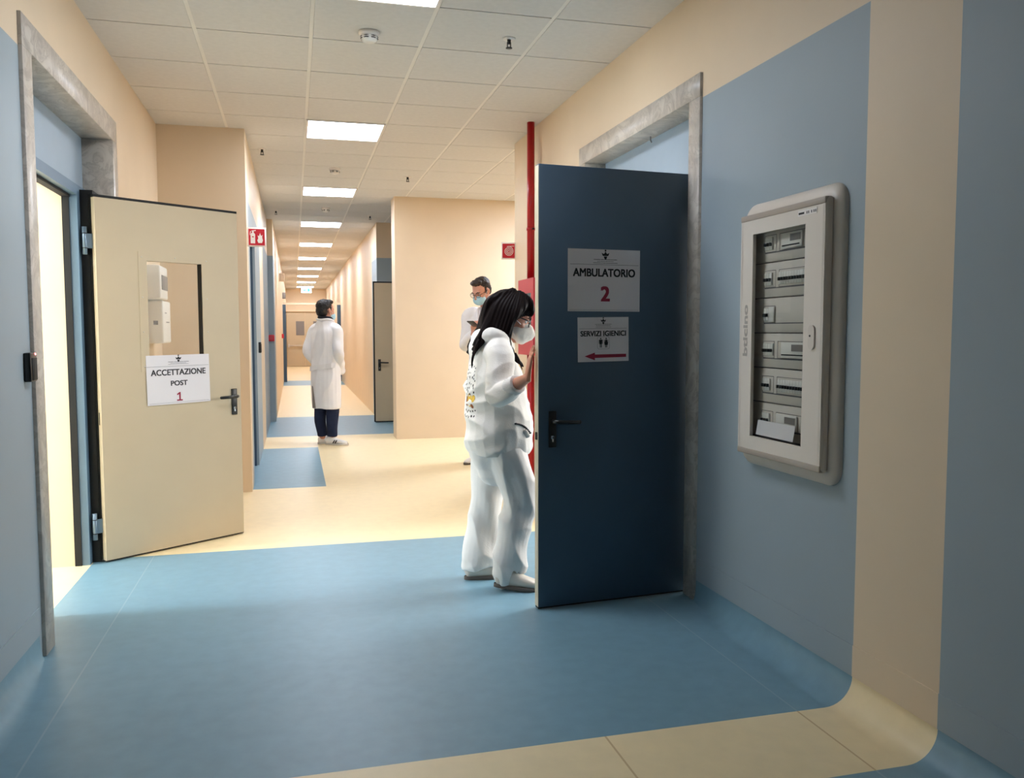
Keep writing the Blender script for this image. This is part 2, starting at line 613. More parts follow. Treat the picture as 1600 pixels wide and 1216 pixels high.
# rooms behind the two near doors
lo = MB()
lo.box(-4.2, -1.33, 5.2, 5.4, 0, HC + 0.02, M['office'])
lo.box(-4.2, -1.33, 2.5, 2.7, 0, HC + 0.02, M['office'])
for y0_, y1_, z0_, z1_ in ((2.5, 3.85, 0, HC + 0.02), (4.85, 5.4, 0, HC + 0.02), (3.85, 4.85, 0, 0.9), (3.85, 4.85, 2.3, HC + 0.02)):
    lo.box(-4.3, -4.1, y0_, y1_, z0_, z1_, M['office'])
struct(lo.build('wall_office'))
wn = MB()
for y0_, y1_, z0_, z1_ in ((3.85, 3.9, 0.9, 2.3), (4.8, 4.85, 0.9, 2.3), (3.9, 4.8, 0.9, 0.95), (3.9, 4.8, 2.25, 2.3), (4.33, 4.37, 0.95, 2.25)):
    wn.box(-4.28, -4.22, y0_, y1_, z0_, z1_, M['signwhite'])
wno = struct(wn.build('unseen_window_1'))  # unseen window, added to go with the reception room daylight
MB().box(-4.252, -4.248, 3.9, 4.8, 0.95, 2.25, M['glass']).build('window_pane', wno)
wn = MB()
for y0_, y1_, z0_, z1_ in ((3.8, 3.86, 0.95, 2.25), (5.14, 5.2, 0.95, 2.25), (3.86, 5.14, 0.95, 1.0), (3.86, 5.14, 2.2, 2.25), (4.48, 4.52, 1.0, 2.2)):
    wn.box(4.22, 4.28, y0_, y1_, z0_, z1_, M['signwhite'])
wno = struct(wn.build('unseen_window_2'))  # unseen window, added to go with the clinic daylight
MB().box(4.248, 4.252, 3.86, 5.14, 1.0, 2.2, M['glass']).build('window_pane', wno)
ro = MB()
ro.box(2.12, 4.2, 2.9, 3.1, 0, HC + 0.02, M['office'])
ro.box(2.12, 4.2, 5.8, 6.0, 0, HC + 0.02, M['office'])
for y0_, y1_, z0_, z1_ in ((2.9, 3.8, 0, HC + 0.02), (5.2, 6.0, 0, HC + 0.02), (3.8, 5.2, 0, 0.95), (3.8, 5.2, 2.25, HC + 0.02)):
    ro.box(4.1, 4.3, y0_, y1_, z0_, z1_, M['office'])
struct(ro.build('wall_clinic'))

# ---- marble surrounds
t1 = MB()
mb = M['marble']
for y0, y1 in ((3.64, 3.76), (5.29, 5.41)):
    t1.rbox(XL - 0.17, XL + 0.015, y0, y1, 0, 2.4, mb, 0.002, 1)
t1.rbox(XL - 0.17, XL + 0.015, 3.64, 5.41, 2.4, 2.525, mb, 0.002, 1)
struct(t1.build('trim_1'))
t2 = MB()
for y0, y1 in ((3.61, 3.72), (5.2, 5.31)):
    t2.rbox(XR - 0.015, XR + 0.17, y0, y1, 0, 2.39, mb, 0.002, 1)
t2.rbox(XR - 0.015, XR + 0.17, 3.61, 5.31, 2.39, 2.5, mb, 0.002, 1)
struct(t2.build('trim_2'))

# ---- steel door frames with transom panels
t3 = MB()
t3.box(-1.20, -1.15, 3.76, 5.29, 2.1, 2.4, M['transom'])
t3.box(-1.20, -1.125, 3.76, 4.15, 0, 2.1, M['fsteel'])
t3.box(-1.20, -1.125, 4.15, 5.03, 2.045, 2.1, M['fsteel'])
t3.box(-1.165, -1.125, 5.03, 5.29, 0, 2.1, M['fsteel'])
t3.box(-1.20, -1.165, 5.022, 5.29, 0, 2.1, M['rubber'])
t3.box(-1.20, -1.16, 4.15, 5.03, 2.03, 2.045, M['rubber'])
t3.box(-1.125, -1.06, 5.09, 5.29, 0, 2.08, M['rubber'])
struct(t3.build('trim_3'))
t4 = MB()
t4.box(XR + 0.13, XR + 0.18, 3.72, 5.2, 2.1, 2.39, M['transom'])
t4.box(XR + 0.12, XR + 0.2, 3.72, 5.2, 2.05, 2.1, M['fsteel'])
t4.box(XR + 0.12, XR + 0.2, 5.05, 5.2, 0, 2.05, M['fsteel'])
t4.box(XR + 0.1, XR + 0.2, 3.72, 3.745, 0, 2.05, M['rubber'])
t4.tube([(XR + 0.09, 4.4, 2.386), (XR + 0.09, 4.4, 2.366), (XR + 0.105, 4.42, 2.36)], [0.004] * 3, M['greyplastic'], 8)
struct(t4.build('trim_4'))
t5 = MB()
for (xa, xb) in ((X2, -0.19), (1.11, 1.2)):
    t5.box(xa, xb, 22.35, 22.5, 0, 2.0, M['dblue'])
t5.box(X2, 1.2, 22.4, 22.5, 2.0, 2.05, cr)
struct(t5.build('trim_5'))


# ================================================================== DOORS
def lever_handle(parent, cx, cy, z, dirx, plate_h=0.165):
    """plate, lever, cylinder in the door's plane; the lever points along dirx"""
    p = MB().rbox(cx - 0.019, cx + 0.019, cy - plate_h * 0.72, cy + plate_h * 0.28, z, z + 0.009, M['black'], 0.003).build('handle_plate', parent)
    l = MB()
    l.tube([(cx, cy, z + 0.006), (cx, cy, z + 0.045), (cx + dirx * 0.012, cy, z + 0.052), (cx + dirx * 0.06, cy - 0.002, z + 0.053), (cx + dirx * 0.118, cy - 0.003, z + 0.05)], [0.01, 0.01, 0.0105, 0.0095, 0.009], M['black'], 14)
    l.ell((cx + dirx * 0.118, cy - 0.003, z + 0.05), (0.009, 0.009, 0.009), M['black'])
    l.build('lever', p)
    k = MB()
    k.tube([(cx, cy - 0.075, z + 0.008), (cx, cy - 0.075, z + 0.0115)], [0.009, 0.0085], M['chrome'], 16)
    k.box(cx - 0.004, cx + 0.004, cy - 0.096, cy - 0.075, z + 0.008, z + 0.011, M['chrome'])
    k.box(cx - 0.001, cx + 0.001, cy - 0.082, cy - 0.07, z + 0.0113, z + 0.012, M['black'])
    k.build('lock_cylinder', p)
    return p


# door_1: the beige leaf of the reception, swung out into the hall
A = V((-1.045, 5.055, 0.0))
B = V((-0.335, 5.575, 0.0))
d1 = empty('door_1', mx=frame(A, B - A, (0, 0, 1)))
tag(d1, 'open beige door with window and white notice reading ACCETTAZIONE POST 1', 'door', kind='structure')
W1, H0, H1 = (B - A).length, 0.012, 2.04
lf = MB()
wx0, wx1, wy0, wy1 = 0.285, 0.63, 1.12, 1.71
TK = 0.042
for x0, x1, y0, y1 in ((0, wx0, H0, H1), (wx1, W1, H0, H1), (wx0, wx1, H0, wy0), (wx0, wx1, wy1, H1)):
    lf.box(x0, x1, y0, y1, -TK, 0, M['beige'])
lf.box(-0.001, 0, H0, H1, -TK, 0, M['beige_edge'])
lf.build('leaf', d1)
g = MB()
g.box(-0.006, W1, H1, H1 + 0.014, -TK - 0.004, 0.001, M['rubber'])
g.box(-0.010, -0.002, H0, H1 + 0.014, -TK - 0.012, -TK + 0.006, M['rubber'])
g.box(W1, W1 + 0.003, H0, H1, -TK, -0.006, M['beige_edge'])
g.box(0.0, W1, 0.006, H0, -TK, -0.004, M['rubber'])
g.build('gasket', d1)
wf = MB()
fr = 0.05
for x0, x1, y0, y1 in ((wx0 - fr, wx0, wy0 - fr, wy1 + fr), (wx1, wx1 + fr, wy0 - fr, wy1 + fr), (wx0, wx1, wy0 - fr, wy0), (wx0, wx1, wy1, wy1 + fr)):
    wf.box(x0, x1, y0, y1, 0, 0.003, M['beige'])
for (sx, sy) in [(wx0 - 0.03, y) for y in (1.1, 1.3, 1.5, 1.73)] + [(wx1 + 0.03, y) for y in (1.1, 1.3, 1.5, 1.73)] + [(0.46, 1.735)]:
    wf.tube([(sx, sy, 0.003), (sx, sy, 0.0045)], [0.004, 0.003], M['plate'], 10)
wf.box(wx1 - 0.004, wx1, wy0, wy1, -TK, -0.002, M['rubber'])
wf.box(wx0, wx0 + 0.002, wy0, wy1, -TK, -0.002, M['beige_edge'])
wf.build('window_frame', d1)
MB().box(wx0, wx1, wy0, wy1, -0.026, -0.020, M['glass']).build('window_pane', d1)
lever_handle(d1, 0.83, 0.895, 0.0, -1)
for hz in (0.21, 1.80):
    h = MB()
    h.tube([(-0.045, hz - 0.075, -0.03), (-0.045, hz + 0.075, -0.03)], [0.013, 0.013], M['hinge'], 14)
    for q in (-0.04, 0.04):
        h.tube([(-0.045, hz + q - 0.002, -0.03), (-0.045, hz + q + 0.002, -0.03)], [0.0142, 0.0142], M['black'], 14)
    h.box(-0.04, -0.002, hz - 0.04, hz + 0.04, -0.034, -0.028, M['hinge'])
    h.build('hinge', d1)
MB().box(-0.0025, -0.0012, 0.78, 0.85, -0.028, -0.02, M['black']).build('strike_slot', d1)

# door_2: the dark blue leaf of the clinic, swung across the hall
A2 = V((1.872, 3.735, 0.0))
B2 = V((1.083, 3.665, 0.0))
d2 = empty('door_2', mx=frame(B2, A2 - B2, (0, 0, 1)))
tag(d2, 'open dark blue door with white notices reading AMBULATORIO 2 and SERVIZI IGIENICI', 'door', kind='structure')
W2 = (A2 - B2).length
lf = MB()
lf.rbox(0, W2, 0.012, 2.055, -0.045, 0, M['dblue'], 0.0015, 1)
lf.build('leaf', d2)
e = MB()
e.box(-0.002, 0, 0.014, 2.05, -0.043, -0.003, M['beige_edge'])
e.build('edge_strip', d2, None)
MB().box(-0.006, -0.001, 0.80, 0.835, -0.032, -0.012, M['black']).build('latch', d2)
lever_handle(d2, 0.066, 0.885, 0.0, 1, 0.17)
MB().box(0.0, W2, 0.004, 0.012, -0.04, -0.006, M['rubber']).build('bottom_seal', d2)

# door_3: closed double door at the far end
d3 = empty('door_3', mx=frame((0.41, 32.3, 0), (1, 0, 0), (0, 0, 1)))
tag(d3, 'closed beige double door with window at the far end of the corridor', 'door', kind='structure')
for sx in (-1, 1):
    q = MB()
    xa, xb = sorted((sx * 0.005, sx * 0.66))
    q.box(xa, xb, 0.01, 2.05, 0, 0.045, M['beige'])
    lf3 = q.build('leaf', d3)
    xw0, xw1 = sorted((sx * 0.03, sx * 0.33)) if sx < 0 else sorted((0.3, 0.6))
    MB().box(xw0, xw1, 1.17, 1.69, 0.045, 0.052, M['greyplastic']).build('window', lf3)
    pb = MB()
    pb.tube([(xa + 0.06, 0.78, 0.1), (xb - 0.06, 0.78, 0.1)], [0.02, 0.02], M['shell'], 10)
    for ex in (xa + 0.06, xb - 0.06):
        pb.box(ex - 0.03, ex + 0.03, 0.72, 0.84, 0.045, 0.12, M['plate'])
    pb.build('panic_bar', lf3)
MB().box(-0.72, 0.72, 2.05, 2.12, 0, 0.12, cr).build('door_head', d3)

# door_4: beige leaf standing open in the recess on the right
d4 = empty('door_4', mx=frame((1.10, 12.0, 0), (1, 0, 0), (0, 0, 1)))
tag(d4, 'half hidden beige door with black edge standing open in the recess on the right', 'door', kind='structure')
lf4 = MB().box(0.012, 0.86, 0.02, 1.99, -0.045, 0, M['beige']).build('leaf', d4)
e = MB()
e.box(-0.004, 0.012, 0.01, 2.01, -0.05, 0.003, M['rubber'])
e.box(-0.004, 0.87, 1.99, 2.01, -0.05, 0.003, M['rubber'])
e.box(0.012, 0.87, 0.006, 0.02, -0.045, 0.0, M['rubber'])
e.build('gasket', d4)
lever_handle(d4, 0.075, 0.86, 0.0, 1)
w4 = MB().box(0.30, 0.60, 1.12, 1.68, 0, 0.004, M['greyplastic']).build('window', d4)

# door_5: dark leaf set back in the left corridor doorway
d5 = empty('door_5', mx=frame((XC - 0.12, 7.5, 0), (0, 1, 0), (0, 0, 1)))
tag(d5, 'blue door set back in the first doorway of the left corridor wall', 'door', kind='structure')
MB().box(0.0, 0.95, 0.01, 2.12, -0.045, 0, M['dblue']).build('leaf', d5)
MB().box(0.9, 0.95, 0.0, 2.12, 0.0, 0.10, M['dblue']).build('door_jamb', d5)


# ================================================================== NOTICES
def crest(parent, cx, cy, s, z=0.0012):
    m = MB()
    k = M['ink']
    m.prism([(cx - .35 * s, cy - .1 * s), (cx + .35 * s, cy - .1 * s), (cx + .5 * s, cy + .25 * s), (cx + .2 * s, cy + .12 * s), (cx, cy + .4 * s), (cx - .2 * s, cy + .12 * s), (cx - .5 * s, cy + .25 * s)], z, z + 0.0005, k)
    m.prism([(cx - .1 * s, cy + .42 * s), (cx + .1 * s, cy + .42 * s), (cx + .1 * s, cy + .62 * s), (cx - .1 * s, cy + .62 * s)], z, z + 0.0005, k)
    m.prism([(cx - .22 * s, cy - .16 * s), (cx + .22 * s, cy - .16 * s), (cx + .14 * s, cy - .4 * s), (cx, cy - .55 * s), (cx - .14 * s, cy - .4 * s)], z, z + 0.0005, k)
    return m.build('crest', parent)


def small_lines(parent, cx, rows, z=0.0012):
    m = MB()
    rn = random.Random(3)
    for cy, wd, h in rows:
        x = cx - wd / 2
        while x < cx + wd / 2:
            dx = rn.uniform(0.002, 0.008)
            m.box(x, min(x + dx, cx + wd / 2), cy - h / 2, cy + h / 2, z, z + 0.0004, M['inkgrey'])
            x += dx + 0.0016
    return m.build('small_print', parent)


def sheet(mx, w, h, label, name='paper_notice'):
    o = MB().box(-w / 2, w / 2, -h / 2, h / 2, 0, 0.001, M['paper']).build(name, None, None)
    o.matrix_world = mx
    tag(o, label, 'notice')
    return o


def tilt(mx, deg):
    return mx @ Matrix.Rotation(RD(deg), 4, 'Z')


Z0 = 0.0012
# AMBULATORIO 2
s = sheet(d2.matrix_world @ Matrix.Translation((0.328, 1.537, 0.0015)), 0.372, 0.288, 'upper white paper notice reading AMBULATORIO 2 on dark blue door')
text('headline', 'AMBULATORIO', 0.0, 0.036, 0.318, 0.036, Z0, M['ink'], s, 0.032)
text('number', '2', 0.005, -0.062, 0.041, 0.066, Z0, M['inkred'], s, 0.035)
crest(s, 0.005, 0.118, 0.04)
small_lines(s, 0.005, [(0.097, 0.12, 0.003), (0.089, 0.085, 0.002), (0.081, 0.125, 0.0025)])
MB().box(-0.175, 0.178, 0.0725, 0.074, Z0, Z0 + 0.0004, M['inkgrey']).build('rule', s)
MB().box(-0.18, 0.18, -0.138, -0.137, Z0, Z0 + 0.0004, M['inkgrey']).build('rule', s)
# SERVIZI IGIENICI
s = sheet(tilt(d2.matrix_world @ Matrix.Translation((0.325, 1.262, 0.0015)), 0.8), 0.264, 0.208, 'small white paper notice reading SERVIZI IGIENICI with red arrow on dark blue door')
text('headline', 'SERVIZI IGIENICI', 0.0, 0.028, 0.234, 0.024, Z0, M['ink'], s, 0.032)
crest(s, 0.0, 0.086, 0.028)
small_lines(s, 0.0, [(0.071, 0.085, 0.002), (0.065, 0.075, 0.002), (0.058, 0.08, 0.0015)])
MB().box(-0.124, 0.122, 0.0505, 0.0517, Z0, Z0 + 0.0004, M['inkgrey']).build('rule', s)
a = MB()
a.prism([(0.118, -0.07), (0.118, -0.085), (-0.045, -0.086), (-0.045, -0.097), (-0.098, -0.0775), (-0.045, -0.061), (-0.045, -0.07)], Z0, Z0 + 0.0005, M['inkred'])
a.build('arrow', s)
pg = MB()
for cx, sk in ((-0.014, 0), (0.014, 1)):
    k = M['ink']
    pg.prism([(cx + 0.0035 * cos(t * pi / 5), 0.004 + 0.0035 * sin(t * pi / 5)) for t in range(10)], Z0, Z0 + 0.0005, k)
    if sk:
        pg.prism([(cx - 0.004, -0.001), (cx + 0.004, -0.001), (cx + 0.009, -0.026), (cx - 0.009, -0.026)], Z0, Z0 + 0.0005, k)
    else:
        pg.prism([(cx - 0.007, -0.001), (cx + 0.007, -0.001), (cx + 0.006, -0.022), (cx - 0.006, -0.022)], Z0, Z0 + 0.0005, k)
    for q in (-1, 1):
        pg.box(cx + q * 0.003 - 0.0018, cx + q * 0.003 + 0.0018, -0.038, -0.02, Z0, Z0 + 0.0005, k)
        pg.box(cx + q * 0.0085 - 0.0012, cx + q * 0.0085 + 0.0012, -0.02, -0.002, Z0, Z0 + 0.0005, k)
out = rrect(0.062, 0.058, 0.008, 4)
ring = MB()
n = len(out)
for i in range(n):
    (ax, ay), (bx, by) = out[i], out[(i + 1) % n]
    ring.quad((ax, ay - 0.016, Z0), (bx, by - 0.016, Z0), (bx * 0.97, by * 0.97 - 0.016, Z0), (ax * 0.97, ay * 0.97 - 0.016, Z0), M['inkgrey'])
pg.build('toilet_pictogram', s)
ring.build('pictogram_border', s)
# ACCETTAZIONE POST 1
s = sheet(tilt(d1.matrix_world @ Matrix.Translation((0.462, 1.018, 0.0045)), 0.6), 0.40, 0.292, 'white paper notice reading ACCETTAZIONE POST 1 on beige door')
text('headline', 'ACCETTAZIONE', 0.0, 0.044, 0.345, 0.034, Z0, M['inkdark'], s, 0.03)
text('second_line', 'POST', 0.0, -0.022, 0.104, 0.029, Z0, M['inkdark'], s, 0.03)
MB().prism([(-0.018, -0.129), (0.018, -0.129), (0.018, -0.121), (0.006, -0.121), (0.006, -0.077), (-0.002, -0.077), (-0.018, -0.088), (-0.014, -0.095), (-0.004, -0.089), (-0.004, -0.121), (-0.018, -0.121)], Z0, Z0 + 0.0006, M['inkred']).build('number', s)
crest(s, 0.0, 0.123, 0.038)
small_lines(s, 0.0, [(0.105, 0.13, 0.003), (0.097, 0.10, 0.002), (0.091, 0.13, 0.0015)])
MB().box(-0.21, 0.195, 0.0785, 0.0800, Z0, Z0 + 0.0004, M['inkgrey']).build('rule', s)
MB().box(-0.19, 0.19, -0.137, -0.136, Z0, Z0 + 0.0004, M['inkgrey']).build('rule', s)

# ================================================================== ELECTRICAL PANEL on the right wall
PY, PZ = 2.85, 1.2825
ep = empty('electrical_panel', mx=frame((XR, PY, PZ), (0, -1, 0), (0, 0, 1)))
tag(ep, 'warm grey electrical distribution panel with glazed door on blue wall', 'electrical panel')


def loft2d(mb_, loops, m, smooth=True, close=True):
    n = len(loops[0])
    vs = [p for L in loops for p in L]
    fs = []
    for i in range(len(loops) - 1):
        for j in range(n):
            fs.append((i * n + j, i * n + (j + 1) % n, (i + 1) * n + (j + 1) % n, (i + 1) * n + j))
    mb_.add(vs, fs, m, smooth)


bz = MB()
BW, BH = 0.655, 1.075
prof = [(0, 0.0), (0, 0.006), (0.004, 0.014), (0.012, 0.022), (0.026, 0.030), (0.042, 0.034), (0.054, 0.034), (0.055, 0.0)]
loft2d(bz, [[(x, y, z) for x, y in rrect(BW - 2 * a, BH - 2 * a, max(0.07 - a, 0.012), 8)] for a, z in prof], M['shell'])
bz.build('bezel', ep)
bx = MB()
bx.box(-0.265, 0.265, -0.475, 0.475, 0.001, 0.006, M['greyplastic'])
for sgn in (-1, 1):
    bx.box(sgn * 0.268 - 0.003, sgn * 0.268 + 0.003, -0.478, 0.478, 0.0, 0.03, M['plate'])
    bx.box(-0.27, 0.27, sgn * 0.475 - 0.003, sgn * 0.475 + 0.003, 0.0, 0.03, M['plate'])
bx.build('back_box', ep)
# door of the panel
dw, dh = 0.565, 0.965
dy = 0.0
wl, wr_, wb, wt = -0.19, 0.166, -0.41, 0.405
pd = MB()
for x0, x1, y0, y1 in ((-dw / 2, wl, -dh / 2, dh / 2), (wr_, dw / 2, -dh / 2, dh / 2), (wl, wr_, -dh / 2, wb), (wl, wr_, wt, dh / 2)):
    pd.box(x0, x1, y0, y1, 0.048, 0.062, M['shell2'])
pr2 = [(0.0, 0.036), (0.0, 0.05), (0.004, 0.059), (0.012, 0.063), (0.02, 0.063)]
loft2d(pd, [[(x, y, z) for x, y in rrect(dw + 0.012 - 2 * a, dh + 0.012 - 2 * a, 0.016, 5)] for a, z in pr2], M['shell'])
pdo = pd.build('panel_door', ep)
for sg_ in (-1, 1):
    MB().rbox(-dw / 2 - 0.001, dw / 2 + 0.001, *sorted((sg_ * (dh / 2 - 0.020), sg_ * (dh / 2 + 0.004))), 0.046, 0.0645, M['plate2'], 0.003).build('end_strip', pdo)
MB().box(wl, wr_, wb, wt, 0.052, 0.055, M['glass']).build('door_window', pdo)
lk = MB()
lk.prism([(x + 0.222, y - 0.005) for x, y in rrect(0.036, 0.088, 0.017, 6)], 0.062, 0.068, M['shell'])
lk.build('lock', pdo)
MB().prism([(0.216 + 0.004 * cos(t * pi / 6), 0.0 + 0.004 * sin(t * pi / 6)) for t in range(12)], 0.068, 0.0695, M['black']).build('keyhole', pdo)
text('logo_lettering', 'bticino', -0.237, 0.02, 0.205, 0.032, 0.0622, M['logo'], pdo, 0.03, RD(90))
lb = MB().box(0.12, 0.235, 0.435, 0.456, 0.0622, 0.0632, M['signwhite']).build('type_label', pdo)
lm = MB()
lm.box(0.124, 0.158, 0.441, 0.448, 0.0632, 0.0636, M['ink'])
for q in (0.172, 0.182, 0.2, 0.214, 0.224):
    lm.box(q, q + 0.006, 0.440, 0.449, 0.0632, 0.0636, M['inkgrey'])
lm.build('label_print', lb)
# cover plates, breakers
ROW = 0.140
rows_top = 0.43
for k in range(6):
    yt = rows_top - k * ROW
    MB().rbox(-0.255, 0.255, yt - ROW + 0.0025, yt - 0.0025, 0.008, 0.018, M['plate'], 0.002, 1).build('cover_plate', ep)
bm1 = MB()
bm1.rbox(0, 0.0176, -0.024, 0.024, 0.0185, 0.0235, M['brk'], 0.001, 1)
bmesh1 = bm1.mesh('circuit_breaker')
tg = MB()
tg.rbox(0.004, 0.0136, -0.010, 0.003, 0.0235, 0.033, M['black'], 0.0012, 1)
tmesh = tg.mesh('toggle')


def breaker(x, y):
    o = bpy.data.objects.new('circuit_breaker', bmesh1)
    COL.objects.link(o)
    o.parent = ep
    o.location = (x, y, 0)
    t_ = bpy.data.objects.new('toggle', tmesh)
    COL.objects.link(t_)
    t_.parent = o


def meter(x, y, wid):
    o = MB().rbox(x, x + wid, y - 0.03, y + 0.03, 0.0185, 0.026, M['brk'], 0.002, 1).build('meter', ep)
    MB().box(x + wid * 0.45, x + wid * 0.95, y - 0.004, y + 0.022, 0.026, 0.0275, M['greyplastic']).build('display', o)
    MB().box(x + 0.006, x + wid * 0.9, y - 0.021, y - 0.016, 0.026, 0.0272, M['ink']).build('terminal_strip', o)


for k in range(6):
    yc = rows_top - k * ROW - 0.066
    for x0_, x1_ in ((-0.172, -0.09), (-0.068, 0.16)):
        sl = MB()
        if k == 2 and x0_ > -0.1:
            continue
        for y0_, y1_ in ((yc - 0.034, yc - 0.032), (yc + 0.032, yc + 0.034)):
            sl.box(x0_, x1_, y0_, y1_, 0.018, 0.0188, M['inkgrey'])
        sl.box(x0_, x0_ + 0.0015, yc - 0.034, yc + 0.034, 0.018, 0.0188, M['inkgrey'])
        sl.box(x1_ - 0.0015, x1_, yc - 0.034, yc + 0.034, 0.018, 0.0188, M['inkgrey'])
        sl.build('slot_border', ep)
    for i in range((3, 3, 2, 4, 3, 3)[k]):
        breaker(-0.165 + i * 0.0178, yc)
    if k in (0, 3):
        meter(-0.045 + (0.0 if k == 0 else 0.01), yc, 0.135 if k == 0 else 0.165)
    if k in (1, 4):
        for i in range(12):
            breaker(-0.06 + i * 0.0178 + (0.004 if k == 4 else -0.002), yc)
    if k == 5:
        meter(-0.06, yc, 0.14)
    if k == 2:
        MB().rbox(-0.128, -0.088, yc - 0.03, yc + 0.03, 0.0185, 0.026, M['brk'], 0.002, 1).build('relay', ep)
    MB().box(-0.17, 0.16, yc - 0.038, yc - 0.0335, 0.0182, 0.0186, M['inkgrey']).build('marking_strip', ep)
ps = MB().box(-0.17, 0.09, -0.03, 0.03, 0.0, 0.001, M['paper']).build('paper_slip', None)
ps.matrix_world = ep.matrix_world @ Matrix.Translation((0.0, -0.372, 0.040)) @ Matrix.Rotation(RD(-10), 4, 'X')
tag(ps, 'white paper slip tucked inside the electrical panel behind its glass', 'paper')

# ================================================================== FIRE EQUIPMENT
PXp, PYp = 1.79, 6.28
fp = empty('fire_pipe', (PXp, PYp, 0))
tag(fp, 'vertical red fire water pipe running from ceiling to floor at wall end', 'pipe')
MB().tube([(0, 0, 0), (0, 0, 1.124)], [0.029, 0.029], M['red'], 18).build('lower_pipe', fp)
MB().tube([(0, 0, 1.706), (0, 0, HC)], [0.029, 0.029], M['red'], 18).build('upper_pipe', fp)
cl = MB()
cl.tube([(0, 0, 2.08), (0, 0, 2.10)], [0.034, 0.034], M['red'], 18)
cl.tube([(0, 0, 2.09), (0.07, 0, 2.09)], [0.006, 0.006], M['black'], 8)
cl.tube([(0.01, -0.04, 2.09), (0.01, -0.028, 2.09)], [0.008, 0.008], M['black'], 8)
cl.build('pipe_clamp', fp)

hc = empty('hose_cabinet', mx=frame((XR, 6.2, 1.41), (0, -1, 0), (0, 0, 1)))
tag(hc, 'red fire hose cabinet with glass window on the wall under red pipe', 'fire cabinet')
cb = MB()
cb.box(-0.21, 0.21, -0.285, 0.285, 0.0, 0.004, M['red'])
cb.box(-0.21, -0.206, -0.285, 0.285, 0.0, 0.12, M['red'])
cb.box(0.206, 0.21, -0.285, 0.285, 0.0, 0.12, M['red'])
cb.box(-0.21, 0.21, -0.285, -0.281, 0.0, 0.12, M['red'])
cb.box(-0.21, 0.21, 0.281, 0.285, 0.0, 0.12, M['red'])
cb.build('box', hc)
cdm = MB()
for x0, x1, y0, y1 in ((-0.215, -0.125, -0.29, 0.29), (0.15, 0.215, -0.29, 0.29), (-0.125, 0.15, -0.29, -0.16), (-0.125, 0.15, 0.18, 0.29)):
    cdm.box(x0, x1, y0, y1, 0.12, 0.135, M['cabred'])
cdo = cdm.build('cabinet_door', hc)
MB().box(-0.125, 0.15, -0.16, 0.18, 0.124, 0.128, M['darkglass']).build('window', cdo)
rl = MB()
for k in range(26):
    a0, a1 = k * 0.6, (k + 1) * 0.6
    ra, rb2 = 0.05 + 0.0035 * k, 0.05 + 0.0035 * (k + 1)
    rl.tube([(ra * cos(a0), ra * sin(a0), 0.06), (rb2 * cos(a1), rb2 * sin(a1), 0.06)], [0.014, 0.014], M['greyplastic'], 8)
rl.build('hose_reel', hc)


def flag_sign(mx, w_, h_, label):
    o = MB().rbox(-w_ / 2, w_ / 2, -h_ / 2, h_ / 2, -0.003, 0.0, M['signwhite'], 0.001, 1).build('fire_sign', None)
    o.matrix_world = mx
    tag(o, label, 'sign')
    MB().box(-w_ / 2 * .86, w_ / 2 * .86, -h_ / 2 * .84, h_ / 2 * .84, 0.0, 0.0008, M['signred']).build('red_field', o)
    return o


sg = flag_sign(frame((1.797, 7.0, 1.99), (1, -0.05, 0), (0, 0, 1)), 0.125, 0.145, 'square red fire hose sign with white spiral on the wall edge beside red pipe')
sp = MB()
pts = []
for k in range(66):
    a0 = k * 0.32
    rr_ = 0.004 + 0.00185 * a0
    pts.append((rr_ * cos(a0), rr_ * sin(a0) - 0.003, 0.0015))
pts.append((0.047, 0.042, 0.0015))
sp.tube(pts, [0.0028] * len(pts), M['signwhite'], 6)
sp.build('hose_symbol', sg)

sg = flag_sign(frame((-0.275, 7.08, 2.06), (1, 0.05, 0), (0, 0, 1)), 0.145, 0.155, 'red fire extinguisher sign with white flame projecting from left corridor corner')
ex = MB()
zz = 0.0009
ex.prism([(-0.047, -0.05), (-0.012, -0.05), (-0.012, 0.022), (-0.02, 0.034), (-0.038, 0.034), (-0.047, 0.022)], zz, zz + 0.0008, M['signwhite'])
ex.prism([(-0.034, 0.034), (-0.022, 0.034), (-0.022, 0.05), (-0.034, 0.05)], zz, zz + 0.0008, M['signwhite'])
ex.prism([(-0.038, 0.044), (-0.006, 0.05), (-0.006, 0.056), (-0.038, 0.052)], zz, zz + 0.0008, M['signwhite'])
ex.prism([(-0.05, 0.044), (-0.042, 0.05), (-0.05, 0.015), (-0.054, 0.015)], zz, zz + 0.0008, M['signwhite'])
ex.prism([(0.012, -0.046), (0.04, -0.046), (0.048, -0.025), (0.042, 0.0), (0.046, 0.02), (0.034, 0.01), (0.026, 0.035), (0.018, 0.008), (0.008, 0.014), (0.012, -0.01), (0.004, -0.026)], zz, zz + 0.0008, M['signwhite'])
ex.build('extinguisher_symbol', sg)
lab = MB()
lab.prism([(-0.036, -0.002), (-0.022, -0.002), (-0.022, 0.006), (-0.036, 0.006)], zz + 0.0009, zz + 0.0014, M['signred'])
lab.build('symbol_label', sg)


# ================================================================== SMALL WALL DEVICES
def reader(mx, w_, h_, label, led=True):
    o = empty('card_reader', mx=mx)
    tag(o, label, 'card reader')
    MB().rbox(-w_ / 2, w_ / 2, -h_ / 2, h_ / 2, 0.0, 0.026, M['black'], 0.005).build('housing', o)
    MB().rbox(-w_ / 2 + 0.012, w_ / 2 - 0.004, -h_ / 2 + 0.006, h_ / 2 - 0.02, 0.026, 0.028, M['rubber'], 0.0008, 1).build('key_face', o)
    if led:
        MB().ell((w_ / 2 - 0.018, h_ / 2 - 0.006, 0.024), (0.007, 0.005, 0.005), M['led']).build('status_light', o)


